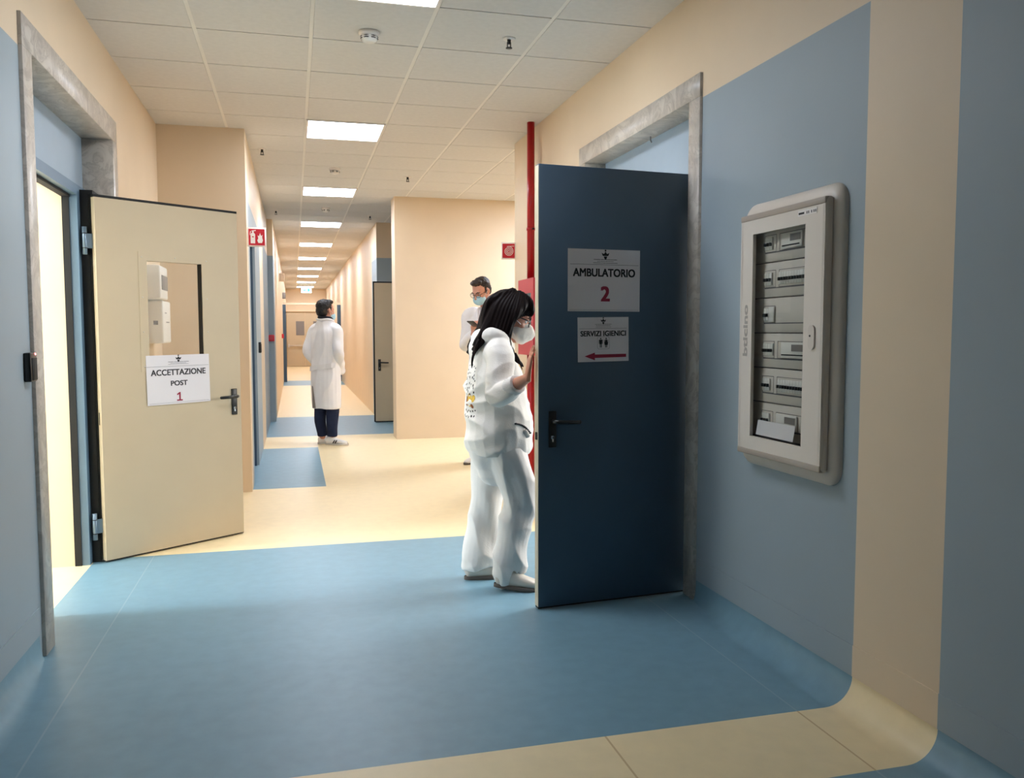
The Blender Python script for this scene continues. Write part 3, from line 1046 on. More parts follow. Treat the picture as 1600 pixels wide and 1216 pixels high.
reader(frame((XL, 3.585, 1.165), (0, 1, 0), (0, 0, 1)), 0.078, 0.112, 'black card reader with red light on blue wall beside left marble jamb')
reader(frame((XC, 8.9, 1.14), (0, 1, 0), (0, 0, 1)), 0.07, 0.11, 'small black card reader on the pale blue corridor wall past extinguisher sign', False)

# dispensers seen through the door's window
ds = empty('display_dispenser', mx=frame((XL, 6.28, 1.64), (0, 1, 0), (0, 0, 1)))
tag(ds, 'upper white wall dispenser with grey display behind the beige door window', 'dispenser')
MB().rbox(-0.17, 0.17, -0.115, 0.115, 0, 0.13, M['whiteplastic'], 0.012).build('body', ds)
MB().rbox(-0.11, 0.15, -0.05, 0.05, 0.129, 0.134, M['greyplastic'], 0.002, 1).build('display', ds)
d2b = empty('towel_dispenser', mx=frame((XL, 6.45, 1.37), (0, 1, 0), (0, 0, 1)))
tag(d2b, 'lower white wall dispenser with printed label behind the beige door window', 'dispenser')
MB().rbox(-0.18, 0.18, -0.15, 0.15, 0, 0.12, M['whiteplastic'], 0.012).build('body', d2b)
q = MB()
q.box(-0.1, -0.02, 0.06, 0.068, 0.1205, 0.1215, M['greyplastic'])
q.box(-0.05, 0.1, -0.005, 0.003, 0.1205, 0.1215, M['greyplastic'])
q.build('front_print', d2b)
q = MB()
q.box(-0.1815, -0.1805, -0.02, 0.008, 0.055, 0.085, M['inkgrey'])
q.build('side_print', d2b)


def call_point(mx, w_, label):
    o = empty('fire_call_point', mx=mx)
    tag(o, label, 'fire alarm button')
    MB().rbox(-w_ / 2, w_ / 2, -w_ / 2, w_ / 2, 0, 0.045, M['signred'], 0.006).build('housing', o)
    MB().box(-w_ * .28, w_ * .28, -w_ * .28, w_ * .28, 0.045, 0.047, M['cabred']).build('press_plate', o)


call_point(frame((-0.315, 12.5, 1.21), (1, 0, 0), (0, 0, 1)), 0.09, 'nearer red fire alarm button on the left corridor corner')
call_point(frame((X2, 20.0, 1.2), (0, 1, 0), (0, 0, 1)), 0.10, 'farther small red fire alarm button deep along the left corridor wall')
o = MB().rbox(X2, X2 + 0.1, 18.2, 18.5, 2.36, 2.52, M['shell2'], 0.01).build('emergency_lamp')
tag(o, 'small pale emergency lamp box high on the left corridor wall', 'lamp')
o = MB().rbox(X2, X2 + 0.08, 22.2, 22.34, 2.14, 2.3, M['greyplastic'], 0.01).build('door_alarm')
tag(o, 'small dark grey box above the dark frame far down the left corridor', 'alarm')

# exit sign far away
o = empty('exit_sign', mx=frame((0.44, 29.4, 2.72), (1, 0, 0), (0, 0, 1)))
tag(o, 'lit green and white exit sign hanging at the far end of the corridor', 'sign')
MB().rbox(-0.17, 0.17, -0.1, 0.1, -0.03, 0.0, M['exit'], 0.005, 1).build('lit_plate', o)
q = MB()
q.prism([(-0.12, -0.015), (-0.06, -0.06), (-0.06, -0.035), (0.0, -0.035), (0.0, 0.005), (-0.06, 0.005), (-0.06, 0.03)], 0.001, 0.002, M['exitgreen'])
q.prism([(0.04, -0.06), (0.1, -0.06), (0.12, 0.0), (0.09, 0.05), (0.05, 0.05), (0.03, 0.0)], 0.001, 0.002, M['exitgreen'])
q.build('exit_symbol', o)
q = MB()
for sx in (-0.12, 0.12):
    q.tube([(sx, 0.1, -0.015), (sx, 0.18, -0.015)], [0.005, 0.005], M['chrome'], 8)
q.tube([(-0.12, 0.18, -0.015), (0.12, 0.18, -0.015)], [0.005, 0.005], M['chrome'], 8)
q.build('hanger', o)


# ================================================================== CEILING DEVICES
def lamp(x, y, m, label, group='square ceiling light panels'):
    o = empty('ceiling_light', (x, y, HC))
    tag(o, label, 'ceiling light', group)
    q = MB()
    for x0, x1, y0, y1 in ((-0.298, 0.298, -0.298, -0.283), (-0.298, 0.298, 0.283, 0.298), (-0.298, -0.283, -0.283, 0.283), (0.283, 0.298, -0.283, 0.283)):
        q.box(x0, x1, y0, y1, -0.008, 0.002, M['signwhite'])
    q.build('frame', o)
    MB().box(-0.284, 0.284, -0.284, 0.284, -0.005, 0.0, m).build('diffuser', o)


ords = ['nearest square ceiling light panel, cut by the top of the photo', 'square ceiling light panel just past the nearest smoke detector',
        'square ceiling light panel over the lobby with blue floor patch', 'fourth square ceiling light panel, first one inside the narrow corridor',
        'fifth square ceiling light panel along the corridor from the camera', 'sixth square ceiling light panel along the corridor from the camera',
        'seventh square ceiling light panel along the corridor from the camera', 'third from last square ceiling light panel down the corridor',
        'second from last square ceiling light panel down the corridor', 'last square ceiling light panel, at the far corridor end']
for k, lbl in enumerate(ords):
    lamp(0.42, 3.9 + 3.0 * k, M['lamp'], lbl)
lamp(-2.28, 4.2, M['lampoffice'], 'ceiling light panel inside the reception room behind the left doorway', 'lamps outside the picture')
lamp(2.72, 4.5, M['lampclinic'], 'ceiling light panel inside the clinic room behind the dark blue door, out of sight', 'lamps outside the picture')
lamp(3.42, 8.7, M['sidefill'], 'added light panel standing in for daylight in the side lobby on the right, out of the picture', 'lamps outside the picture')  # added panel in place of the lobby's unseen daylight


def smoke(x, y, label, s=1.0):
    o = empty('smoke_detector', (x, y, HC))
    tag(o, label, 'smoke detector', 'smoke detectors')
    MB().tube([(0, 0, 0), (0, 0, -0.012 * s), (0, 0, -0.02 * s)], [0.056 * s, 0.056 * s, 0.05 * s], M['signwhite'], 28).build('base', o)
    q = MB()
    q.tube([(0, 0, -0.019 * s), (0, 0, -0.034 * s), (0, 0, -0.05 * s), (0, 0, -0.056 * s)], [0.046 * s, 0.046 * s, 0.038 * s, 0.02 * s], M['whiteplastic'], 28)
    q.build('head', o)
    q = MB()
    for t in range(6):
        a_ = -pi / 2 + (t - 2.5) * 0.9
        for zz_ in (-0.028, -0.037):
            q.tube([(0.0435 * s * cos(a_ - .3), 0.0435 * s * sin(a_ - .3), zz_ * s), (0.0465 * s * cos(a_), 0.0465 * s * sin(a_), zz_ * s), (0.0435 * s * cos(a_ + .3), 0.0435 * s * sin(a_ + .3), zz_ * s)], [0.0028 * s] * 3, M['black'], 6)
    q.build('vent_slots', o)


smoke(0.42, 4.63, 'nearest round white smoke detector between first two ceiling lights')
smoke(0.42, 8.5, 'round white smoke detector between second and third ceiling lights')
smoke(0.43, 11.2, 'round white smoke detector between third and fourth ceiling lights')


def sprinkler(x, y, label):
    o = empty('sprinkler', (x, y, HC))
    tag(o, label, 'sprinkler', 'ceiling sprinkler heads')
    MB().tube([(0, 0, 0.0), (0, 0, -0.006)], [0.036, 0.032], M['signwhite'], 24).build('rosette', o)
    q = MB()
    q.tube([(0, 0, -0.005), (0, 0, -0.03)], [0.011, 0.009], M['black'], 12)
    q.tube([(0.009, 0, -0.02), (0.009, 0, -0.05)], [0.003, 0.003], M['black'], 6)
    q.tube([(-0.009, 0, -0.02), (-0.009, 0, -0.05)], [0.003, 0.003], M['black'], 6)
    q.tube([(0, 0, -0.05), (0, 0, -0.053)], [0.018, 0.018], M['black'], 16)
    q.build('nozzle', o)


sprinkler(1.17, 4.54, 'nearest dark sprinkler head in the ceiling at right of the smoke detector')
sprinkler(1.17, 8.75, 'dark sprinkler head in the lobby ceiling right of the third light')
sprinkler(-0.24, 7.75, 'dark sprinkler head in the ceiling close to the left corridor corner')
sprinkler(1.05, 11.8, 'dark sprinkler head in the ceiling beside the right recess')
sprinkler(-0.2, 11.6, 'dark sprinkler head in the ceiling near left wall before narrow corridor')
# ================================================================== PEOPLE
def cat_rom(pts, sub=4):
    """smooth a list of (pos, ra, rb) control rings"""
    out = []
    n = len(pts)
    for i in range(n - 1):
        p = [pts[max(i - 1, 0)], pts[i], pts[i + 1], pts[min(i + 2, n - 1)]]
        for k in range(sub):
            t = k / sub
            c = [0.5 * (-t ** 3 + 2 * t ** 2 - t), 0.5 * (3 * t ** 3 - 5 * t ** 2 + 2), 0.5 * (-3 * t ** 3 + 4 * t ** 2 + t), 0.5 * (t ** 3 - t ** 2)]
            pos = sum((V(q[0]) * w_ for q, w_ in zip(p, c)), V((0, 0, 0)))
            out.append((pos, sum(q[1] * w_ for q, w_ in zip(p, c)), sum(q[2] * w_ for q, w_ in zip(p, c))))
    out.append((V(pts[-1][0]), pts[-1][1], pts[-1][2]))
    return out


def limb(mb, ctrl, m, side=None, n=20, sub=5, round_ends=True):
    """ctrl: list of (pos, ra[, rb]) rings; adds a closed smooth tube"""
    c = [(q[0], q[1], q[2] if len(q) > 2 else q[1]) for q in ctrl]
    s = cat_rom(c, sub)
    if round_ends:
        for e, (i, j) in ((0, (0, 1)), (1, (-1, -2))):
            p, ra, rb = s[i]
            d = (p - s[j][0]).normalized()
            rm = min(ra, rb)
            ext = [(p + d * rm * sin(a) * 0.8, ra * cos(a), rb * cos(a)) for a in (0.5, 0.95, 1.3)]
            s = (ext[::-1] + s) if e == 0 else (s + ext)
    mb.tube([q[0] for q in s], [(max(q[1], 1e-4), max(q[2], 1e-4)) for q in s], m, n, True, True, side)
    return mb


def ridge(p):
    return 1 - 2 * abs(noise.noise(p))


def organic(name, mb, parent, voxel=0.006, smooth=4, wr=None, post=None):
    """fuse the collected shapes into one continuous smooth surface"""
    tmp = mb.build('tmp')
    md = tmp.modifiers.new('r', 'REMESH')
    md.mode = 'VOXEL'
    md.voxel_size = voxel
    md.use_smooth_shade = True
    sm = tmp.modifiers.new('s', 'SMOOTH')
    sm.iterations = smooth
    sm.factor = 0.5
    dg = bpy.context.evaluated_depsgraph_get()
    me = bpy.data.meshes.new_from_object(tmp.evaluated_get(dg))
    old = tmp.data
    bpy.data.objects.remove(tmp)
    bpy.data.meshes.remove(old)
    me.materials.clear()
    me.materials.append(mb.mats[0])
    if wr:
        ns = [v.normal.copy() for v in me.vertices]
        for v, n_ in zip(me.vertices, ns):
            v.co = v.co + n_ * wr(v.co)
    if post:
        for v in me.vertices:
            v.co = post(v.co)
    me.polygons.foreach_set('use_smooth', [True] * len(me.polygons))
    me.name = name
    me.update()
    o = bpy.data.objects.new(name, me)
    COL.objects.link(o)
    o.parent = parent
    return o


def basis(F, U):
    """matrix with local x = forward, y = left, z = up"""
    F = V(F).normalized()
    L = V(U).cross(F).normalized()
    U = F.cross(L)
    return Matrix(((F.x, L.x, U.x), (F.y, L.y, U.y), (F.z, L.z, U.z)))


def head_shapes(mb, c, R3, m, s=1.0):
    def E_(p, r_):
        mb.ell(V(c) + R3 @ (V(p) * s), tuple(x * s for x in r_), m, R3)
    E_((-0.012, 0, 0.035), (0.098, 0.076, 0.088))
    E_((0.022, 0, 0.0), (0.078, 0.068, 0.085))
    E_((0.03, 0, -0.045), (0.066, 0.056, 0.066))
    E_((0.05, 0, -0.092), (0.042, 0.04, 0.03))
    E_((0.074, 0, 0.024), (0.028, 0.05, 0.014))
    E_((0.062, 0.036, -0.032), (0.028, 0.024, 0.024))
    E_((0.062, -0.036, -0.032), (0.028, 0.024, 0.024))
    E_((0.09, 0, -0.066), (0.012, 0.026, 0.012))
    mb.tube([V(c) + R3 @ (V(p) * s) for p in ((0.088, 0, 0.016), (0.1, 0, -0.005), (0.114, 0, -0.032), (0.098, 0, -0.044))], [0.01 * s, 0.011 * s, 0.016 * s, 0.012 * s], m, 12)
    for sg_ in (-1, 1):
        E_((0.106, sg_ * 0.014, -0.036), (0.011, 0.008, 0.008))
        E_((-0.004, sg_ * 0.078, -0.008), (0.018, 0.009, 0.032))
        E_((-0.012, sg_ * 0.086, -0.002), (0.016, 0.006, 0.026))


def eyes(parent, c, R3, s=1.0):
    for sg_ in (-1, 1):
        q = MB()
        q.ell(V(c) + R3 @ (V((0.078, sg_ * 0.033, 0.002)) * s), (0.0125 * s,) * 3, M['eyew'])
        e_ = q.build('eye', parent)
        MB().ell(V(c) + R3 @ (V((0.0875, sg_ * 0.033, 0.0)) * s), (0.0042 * s, 0.006 * s, 0.006 * s), M['iris'], R3, 12, 8).build('iris', e_)


def brows(parent, c, R3, m):
    for sg_ in (-1, 1):
        q = MB()
        q.tube([V(c) + R3 @ V(p) for p in ((0.101, sg_ * 0.014, 0.022), (0.099, sg_ * 0.034, 0.029), (0.085, sg_ * 0.054, 0.022))], [0.003, 0.0045, 0.002], m, 8)
        q.build('eyebrow', parent)


def hand_shapes(mb, wrist, X, N, m, thumb=1, curl=(0.25, 0.3, 0.35, 0.45), s=1.0, thumb_in=0.35):
    """X: finger direction, N: palm side normal; thumb on +Y*thumb where Y = N x X"""
    X = V(X).normalized()
    N = (V(N) - X * V(N).dot(X)).normalized()
    Y = N.cross(X)
    P = lambda a, b, c: V(wrist) + (X * a + Y * (b * thumb) + N * c) * s
    mb.tube([P(-0.03, 0, 0), P(0, 0, 0), P(0.03, 0.004, 0), P(0.06, 0.002, 0.001), P(0.085, 0.0, 0.001), P(0.096, 0, 0.002)],
            [(0.026 * s, 0.021 * s), (0.027 * s, 0.017 * s), (0.036 * s, 0.015 * s), (0.040 * s, 0.0135 * s), (0.039 * s, 0.012 * s), (0.034 * s, 0.009 * s)], m, 16, True, True, Y)
    for k, (yb, L, rr) in enumerate(((0.0285, 0.068, 0.0080), (0.0095, 0.076, 0.0083), (-0.0095, 0.070, 0.0079), (-0.0275, 0.055, 0.0070))):
        pos = V((0.084, yb, 0.001))
        ang = 0.0
        spread = (0.10, 0.03, -0.04, -0.12)[k]
        pts, rad = [P(*pos)], [rr * s]
        for seg, fr_ in ((0, 0.46), (1, 0.31), (2, 0.23)):
            ang += curl[k]
            d_ = V((cos(ang) * cos(spread), cos(ang) * sin(spread), sin(ang)))
            mid = pos + d_ * L * fr_ * 0.5
            pos = pos + d_ * L * fr_
            pts += [P(*mid), P(*pos)]
            rad += [rr * s * (0.95, 0.9, 0.82)[seg], rr * s * (1.0, 0.92, 0.62)[seg]]
        mb.tube(pts, rad, m, 10)
        mb.ell(pts[-1], (rr * s * 0.62,) * 3, m, None, 8, 6)
    th = [(0.015, 0.022, 0.004), (0.036, 0.043, 0.010 + 0.01 * thumb_in), (0.058, 0.056, 0.014 + 0.03 * thumb_in), (0.078, 0.061, 0.018 + 0.05 * thumb_in)]
    mb.tube([P(*q) for q in th], [0.0125 * s, 0.0105 * s, 0.0095 * s, 0.0068 * s], m, 10)


def shoe(parent, heel, F, L, m, ms, pitch_=0.0, stripe=None, hgt=0.075, name='shoe'):
    """heel: ground point under the heel back; F: toe direction; pitch_: heel raised angle"""
    F = V((F[0], F[1], 0)).normalized()
    Lf = V((0, 0, 1)).cross(F)
    mx = Matrix.Translation(V(heel)) @ Matrix(((F.x, Lf.x, 0, 0), (F.y, Lf.y, 0, 0), (0, 0, 1, 0), (0, 0, 0, 1)))
    if pitch_:
        tp = Matrix.Translation((L * 0.72, 0, 0))
        mx = mx @ tp @ Matrix.Rotation(pitch_, 4, 'Y') @ tp.inverted()
    k = L / 0.26
    q = MB()
    limb(q, [((0.02 * k, 0, 0.048), 0.030, 0.040), ((0.06 * k, 0, 0.052), 0.034, 0.046), ((0.10 * k, 0, 0.046), 0.036, 0.044), ((0.15 * k, 0.002, 0.037), 0.041, 0.034), ((0.2 * k, 0.003, 0.031), 0.043, 0.026), ((0.235 * k, 0.002, 0.026), 0.034, 0.02)], m, side=(0, 1, 0))
    q.tube([(0.055 * k, 0, 0.05), (0.055 * k, 0, hgt + 0.02)], [(0.036, 0.036), (0.034, 0.034)], m, 16)
    q.xform(Matrix.Identity(4))
    o = organic(name, q, parent, 0.005, 5, None, lambda p: V((p.x, p.y, max(p.z, 0.012))))
    o.data.transform(mx)
    s_ = MB()
    ol = []
    for i in range(28):
        a_ = 2 * pi * i / 28
        x_ = 0.13 * k + 0.137 * k * cos(a_)
        wd = 0.031 + 0.014 * max(0, min(1, (x_ / k - 0.06) / 0.12))
        ol.append((x_, wd * sin(a_) * (1.0 + 0.12 * abs(sin(a_)))))
    loft2d(s_, [[(x, y * 0.97, 0.0) for x, y in ol], [(x, y * 1.03, 0.006) for x, y in ol], [(x, y * 1.02, 0.018) for x, y in ol], [(x, y * 0.9, 0.02) for x, y in ol]], ms)
    n_ = len(ol)
    s_.add([(x, y * 0.97, 0.0) for x, y in ol], [tuple(range(n_))], ms)
    s_.xform(mx)
    s_.build('sole', o)
    if stripe:
        z_ = MB()
        for sg_ in (-1, 1):
            for xx in (0.1, 0.125):
                z_.tube([(xx * k, sg_ * 0.044, 0.025), ((xx + 0.012) * k, sg_ * 0.044, 0.045), ((xx + 0.02) * k, sg_ * 0.036, 0.062)], [0.006, 0.006, 0.004], stripe, 8)
        z_.xform(mx)
        z_.build('stripe', o)
    return o


def glasses(parent, c, R3, m, s=1.0, rim=0.0026, lens_w=0.025, lens_h=0.018):
    P = lambda a, b, d_: V(c) + R3 @ (V((a, b, d_)) * s)
    g_ = MB()
    for sg_ in (-1, 1):
        pts = []
        for i in range(21):
            a_ = 2 * pi * i / 20
            e_ = 0.75
            pts.append(P(0.108 - 0.006 * abs(cos(a_)) * (1 if cos(a_) > 0 else 0), sg_ * (0.034 + lens_w * math.copysign(abs(cos(a_)) ** e_, cos(a_))), 0.0 + lens_h * math.copysign(abs(sin(a_)) ** e_, sin(a_))))
        g_.tube(pts, [rim * s] * 21, m, 8, False)
        g_.tube([P(0.106, sg_ * 0.059, 0.008), P(0.08, sg_ * 0.074, 0.008), P(0.0, sg_ * 0.084, 0.012), P(-0.02, sg_ * 0.086, -0.004)], [rim * s * 1.1] * 4, m, 8)
    g_.tube([P(0.109, -0.010, 0.004), P(0.114, 0, 0.007), P(0.109, 0.010, 0.004)], [rim * s] * 3, m, 8)
    o = g_.build('glasses', parent)
    for sg_ in (-1, 1):
        l_ = MB()
        pts = []
        for i in range(20):
            a_ = 2 * pi * i / 20
            pts.append(P(0.107, sg_ * (0.034 + lens_w * math.copysign(abs(cos(a_)) ** .75, cos(a_))), lens_h * math.copysign(abs(sin(a_)) ** .75, sin(a_))))
        l_.add(pts, [tuple(range(20))], M['lens'])
        l_.build('lens', o)
    return o


# ------------------------------------------------------------ the woman at the blue door
w1 = empty('person', (0, 0, 0))
tag(w1, 'person with long dark hair and white hoodie pressing a hand on the blue door', 'person')
F = V((0.999, -0.04, 0)).normalized()
Rt = V((F.y, -F.x, 0))
Up = V((0, 0, 1))


def wp(x, z, rt=0.0, y0=4.15):
    """point on her mid plane at world x, z shifted to her right"""
    t = (x - 1.0) / F.x
    p = V((1.0, y0, 0)) + F * t + Rt * rt
    return V((p.x, p.y, z))


pel, wai, che, upc, nck = wp(1.005, 0.74), wp(1.0, 0.9), wp(0.99, 1.07), wp(0.985, 1.17), wp(1.015, 1.25)
hc_ = wp(1.072, 1.372)
HF = (F * cos(RD(20)) - Up * sin(RD(20)))
HF = (HF + Rt * 0.14).normalized()
HU = (Up * cos(RD(20)) + F * sin(RD(20)))
HR = basis(HF, HU)
shR, elR, wrR = wp(0.985, 1.19, 0.165), V((0.955, 3.905, 0.995)), V((1.042, 3.725, 1.082))
shL, elL, wrL = wp(0.985, 1.19, -0.165), wp(0.93, 0.96, -0.235), wp(1.10, 0.80, -0.17)
hipR, knR, anR = wp(1.01, 0.74, 0.085), wp(1.095, 0.46, 0.115), wp(1.03, 0.085, 0.125)
hipL, knL, anL = wp(1.0, 0.74, -0.085), wp(0.965, 0.42, -0.08), wp(0.92, 0.075, -0.07)
sk = M['skin2']
b = MB()
limb(b, [(pel, 0.15, 0.11), (wai, 0.13, 0.1), (che, 0.145, 0.105), (upc, 0.14, 0.085), (nck - Up * 0.02, 0.06, 0.06)], sk, side=Rt)
limb(b, [(nck - Up * 0.04, 0.055), (nck + F * 0.01, 0.05), (hc_ - HR @ V((0.01, 0, 0.06)), 0.05)], sk)
head_shapes(b, hc_, HR, sk, 0.97)
limb(b, [(shR, 0.05), ((shR + elR) / 2, 0.042), (elR, 0.036), ((elR + wrR) / 2, 0.035), (wrR, 0.025, 0.022)], sk)
limb(b, [(shL, 0.05), ((shL + elL) / 2, 0.042), (elL, 0.036), ((elL + wrL) / 2, 0.034), (wrL, 0.025, 0.022)], sk)
hand_shapes(b, wrR + V((0.004, -0.006, 0.012)), V((0.12, -0.05, 1.0)), V((1, -0.1, -0.1)), sk, -1, (0.1, 0.08, 0.1, 0.14), 0.92, 0.1)
hand_shapes(b, wrL, V((0.9, 0.2, -0.3)), -Rt, sk, -1, (0.4, 0.45, 0.5, 0.5), 0.92)
for h_, k_, a_ in ((hipR, knR, anR), (hipL, knL, anL)):
    limb(b, [(h_, 0.075), ((h_ + k_) / 2, 0.068), (k_, 0.05), ((k_ * .6 + a_ * .4), 0.048), (a_, 0.032)], sk)
body1 = organic('body', b, w1, 0.0055, 3)
eyes(body1, hc_, HR, 0.97)


def fold(f1, a1, f2, a2, st=(1, 1, 1), seed=0.0):
    def fn(p):
        q = V((p.x * st[0] + seed, p.y * st[1], p.z * st[2]))
        return a1 * (ridge(q * f1) - 0.35) + a2 * noise.noise(q * f2 + V((3.1, 7.7, 1.3)))
    return fn


# hoodie
h = MB()
hm = M['hoodie']
limb(h, [(wp(1.008, 0.675), 0.182, 0.155), (wp(1.008, 0.71), 0.192, 0.170), (wp(1.005, 0.79), 0.195, 0.174), (wai, 0.19, 0.165), (wp(0.995, 0.99), 0.185, 0.152), (che, 0.18, 0.14), (wp(0.985, 1.14), 0.175, 0.12), (upc + Up * 0.045, 0.135, 0.095), (nck - Up * 0.005, 0.085, 0.078)], hm, side=Rt, round_ends=False)
limb(h, [(shR - Rt * 0.045 + Up * 0.0, 0.072, 0.080), (shR + Rt * 0.008 - Up * 0.03, 0.070, 0.074), (shR * .5 + elR * .5 + Rt * 0.004, 0.062, 0.067), (elR + V((-0.005, 0.01, 0.0)), 0.058, 0.063), (elR * .72 + wrR * .28 + V((0, 0, -0.008)), 0.056, 0.06), (elR * .55 + wrR * .45, 0.046, 0.05)], hm)
limb(h, [(shL + Rt * 0.045, 0.078, 0.085), (shL - Rt * 0.015 - Up * 0.03, 0.078, 0.08), (shL * .5 + elL * .5, 0.066, 0.07), (elL, 0.062), (elL * .5 + wrL * .5, 0.05), (wrL, 0.042)], hm)
for q_ in (1, -1):
    limb(h, [(wp(1.005, 1.24, 0.04 * q_), 0.05), (wp(0.99, 1.222, 0.10 * q_), 0.058, 0.062), (wp(0.985, 1.185, 0.155 * q_), 0.066, 0.07)], hm)
# hood lying on the back
limb(h, [(wp(1.06, 1.215, 0.06), 0.024), (wp(1.01, 1.262, 0.1), 0.032), (wp(0.95, 1.282, 0.09), 0.042), (wp(0.915, 1.262, 0.0), 0.055, 0.05), (wp(0.95, 1.275, -0.07), 0.042), (wp(1.01, 1.262, -0.085), 0.034), (wp(1.055, 1.215, -0.05), 0.03)], hm)
h.ell(wp(0.905, 1.21), (0.05, 0.085, 0.07), hm, basis(F, Up))


def hoodie_wr(p):
    low = max(0.0, min(1.0, (1.2 - p.z) / 0.2))
    q = V((p.x * 0.8 + p.z * 0.7, p.y * 0.8, p.z * 1.5 - p.x * 0.8))
    d_ = 0.012 * (ridge(q * 6.4) - 0.35) * (0.3 + 0.7 * low) + 0.010 * noise.noise(q * 3.6)
    dx = (p - elR).length
    if dx < 0.16:
        d_ += 0.006 * (1 - dx / 0.16) * (ridge(V((p.x * 2, p.y * 2, p.z * 6)) * 4) - 0.3)
    if p.z < 0.71:
        d_ -= 0.012 * min(1, (0.71 - p.z) / 0.03) * 0.6
    return d_


hoodie = organic('hoodie', h, w1, 0.0055, 4, hoodie_wr)
cf = MB()
dC = (wrR - elR).normalized()
c0 = elR * .60 + wrR * .40
limb(cf, [(c0, 0.047, 0.05), (c0 + dC * 0.03, 0.0475, 0.0505), (c0 + dC * 0.062, 0.045, 0.048)], M['rib'], round_ends=False)
organic('cuff', cf, hoodie, 0.004, 2, lambda p: 0.0012 * sin(p.z * 900))
st_ = MB()
for pth in ([(1.055, 1.215, 0.055), (1.075, 1.17, 0.075), (1.095, 1.09, 0.08), (1.10, 1.06, 0.082)],):
    st_.tube([wp(a, c, r_) for a, c, r_ in pth], [0.0035] * len(pth), M['rib'], 8)
st_.build('drawstring', hoodie)
# seam lines round hood and shoulder, print on the back, open pocket
bv = BVHTree.FromPolygons([v.co.copy() for v in hoodie.data.vertices], [tuple(p.vertices) for p in hoodie.data.polygons])


def stick(o_, d_, off=0.0012):
    hit = bv.ray_cast(o_, d_)
    return (hit[0] + hit[1] * off, hit[1]) if hit[0] is not None else (None, None)


pr_ = MB()
rn = random.Random(11)


def patch(x_lat, z, w_, h_, m, rot=0.0):
    """a small printed mark on the back of the hoodie"""
    pts = []
    for i in range(8):
        a_ = 2 * pi * i / 8 + rot
        pts.append((x_lat + w_ * cos(a_) * cos(rot) - h_ * sin(a_) * sin(rot), z + w_ * cos(a_) * sin(rot) + h_ * sin(a_) * cos(rot)))
    vs = []
    for (lx, lz) in pts:
        o_ = V((1.0, 4.15, 0)) + Rt * lx - F * 0.6
        o_.z = lz
        p_, n_ = stick(o_, F)
        if p_ is None:
            return
        vs.append(p_)
    pr_.add(vs, [tuple(range(8))], m)


for i in range(9):
    for j in range(5):
        a_ = 0.05 + j * 0.022
        z_ = 1.13 - i * 0.018 - 0.35 * (a_ - 0.09) ** 2 * 10
        if rn.random() < 0.72:
            patch(a_ - 0.045 + rn.uniform(-.006, .006), z_ + rn.uniform(-.005, .005), rn.uniform(.0025, .005), rn.uniform(.003, .008), M['ink'], rn.uniform(-.7, .7))
for i in range(12):
    patch(0.012 + (i % 6) * 0.016, 0.90 - (i // 6) * 0.026 + rn.uniform(-.006, .006), rn.uniform(.003, .005), rn.uniform(.004, .008), M['ink'], rn.uniform(-.7, .7))
for dx_, dz_, w_, h_, m_ in ((0.0, 0.0, 0.022, 0.034, M['yellow']), (-0.03, -0.005, 0.014, 0.028, M['brown']), (0.03, 0.01, 0.012, 0.02, M['yellow']), (0.018, -0.028, 0.01, 0.012, M['brown'])):
    patch(0.06 + dx_, 0.955 + dz_, w_, h_, m_)
pr_.build('back_print', hoodie)
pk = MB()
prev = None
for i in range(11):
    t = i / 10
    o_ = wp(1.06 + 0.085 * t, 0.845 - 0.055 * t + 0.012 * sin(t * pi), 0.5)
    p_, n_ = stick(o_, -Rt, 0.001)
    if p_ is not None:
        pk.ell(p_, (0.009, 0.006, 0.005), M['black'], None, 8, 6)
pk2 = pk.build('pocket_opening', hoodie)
pc = MB()
for t in (0.0, 0.33, 0.67, 1.0):
    o_ = wp(1.11 + 0.012 * t, 0.80 - 0.02 * t, 0.5)
    p_, n_ = stick(o_, -Rt, 0.003)
    if p_ is not None:
        pc.ell(p_, (0.016, 0.006, 0.012), M['plate'], None, 10, 8)
pc.build('pocket_contents', hoodie)

# trousers
t_ = MB()
tm = M['trousers']
limb(t_, [(wp(1.0, 0.82), 0.16, 0.13), (wp(1.005, 0.74), 0.168, 0.142), (wp(1.01, 0.66), 0.16, 0.138), (wp(1.01, 0.60), 0.12, 0.11)], tm, side=Rt)
limb(t_, [(hipR, 0.098, 0.112), (hipR * .55 + knR * .45 + F * 0.012, 0.092, 0.105), (knR + F * 0.004, 0.078, 0.086), (knR * .6 + anR * .4 - F * 0.004, 0.07, 0.083), (knR * .25 + anR * .75, 0.066, 0.083), (anR + Up * 0.0 + F * 0.005, 0.064, 0.084), (anR - Up * 0.005 + F * 0.008, 0.060, 0.080)], tm, side=Rt, round_ends=False)
limb(t_, [(hipL, 0.098, 0.11), (hipL * .55 + knL * .45, 0.09, 0.098), (knL, 0.078, 0.086), (knL * .6 + anL * .4, 0.072, 0.084), (knL * .25 + anL * .75, 0.068, 0.088), (anL + Up * 0.01, 0.064, 0.084), (anL - Up * 0.012, 0.063, 0.086)], tm, side=Rt, round_ends=False)


def trouser_wr(p):
    q = V((p.x * 1.1, p.y, p.z * 0.75 + p.x * 0.9))
    d_ = 0.014 * (ridge(q * 6.6) - 0.35) + 0.008 * noise.noise(q * 4.0)
    k_ = (p - knR).length
    if k_ < 0.14:
        d_ += 0.005 * (1 - k_ / 0.14) * (ridge(V((p.x, p.y, p.z * 3)) * 6) - 0.3)
    if p.z < 0.18:
        d_ += 0.006 * (1 - p.z / 0.18) * (ridge(V((p.x, p.y, p.z * 3.5)) * 7) - 0.3)
    return d_


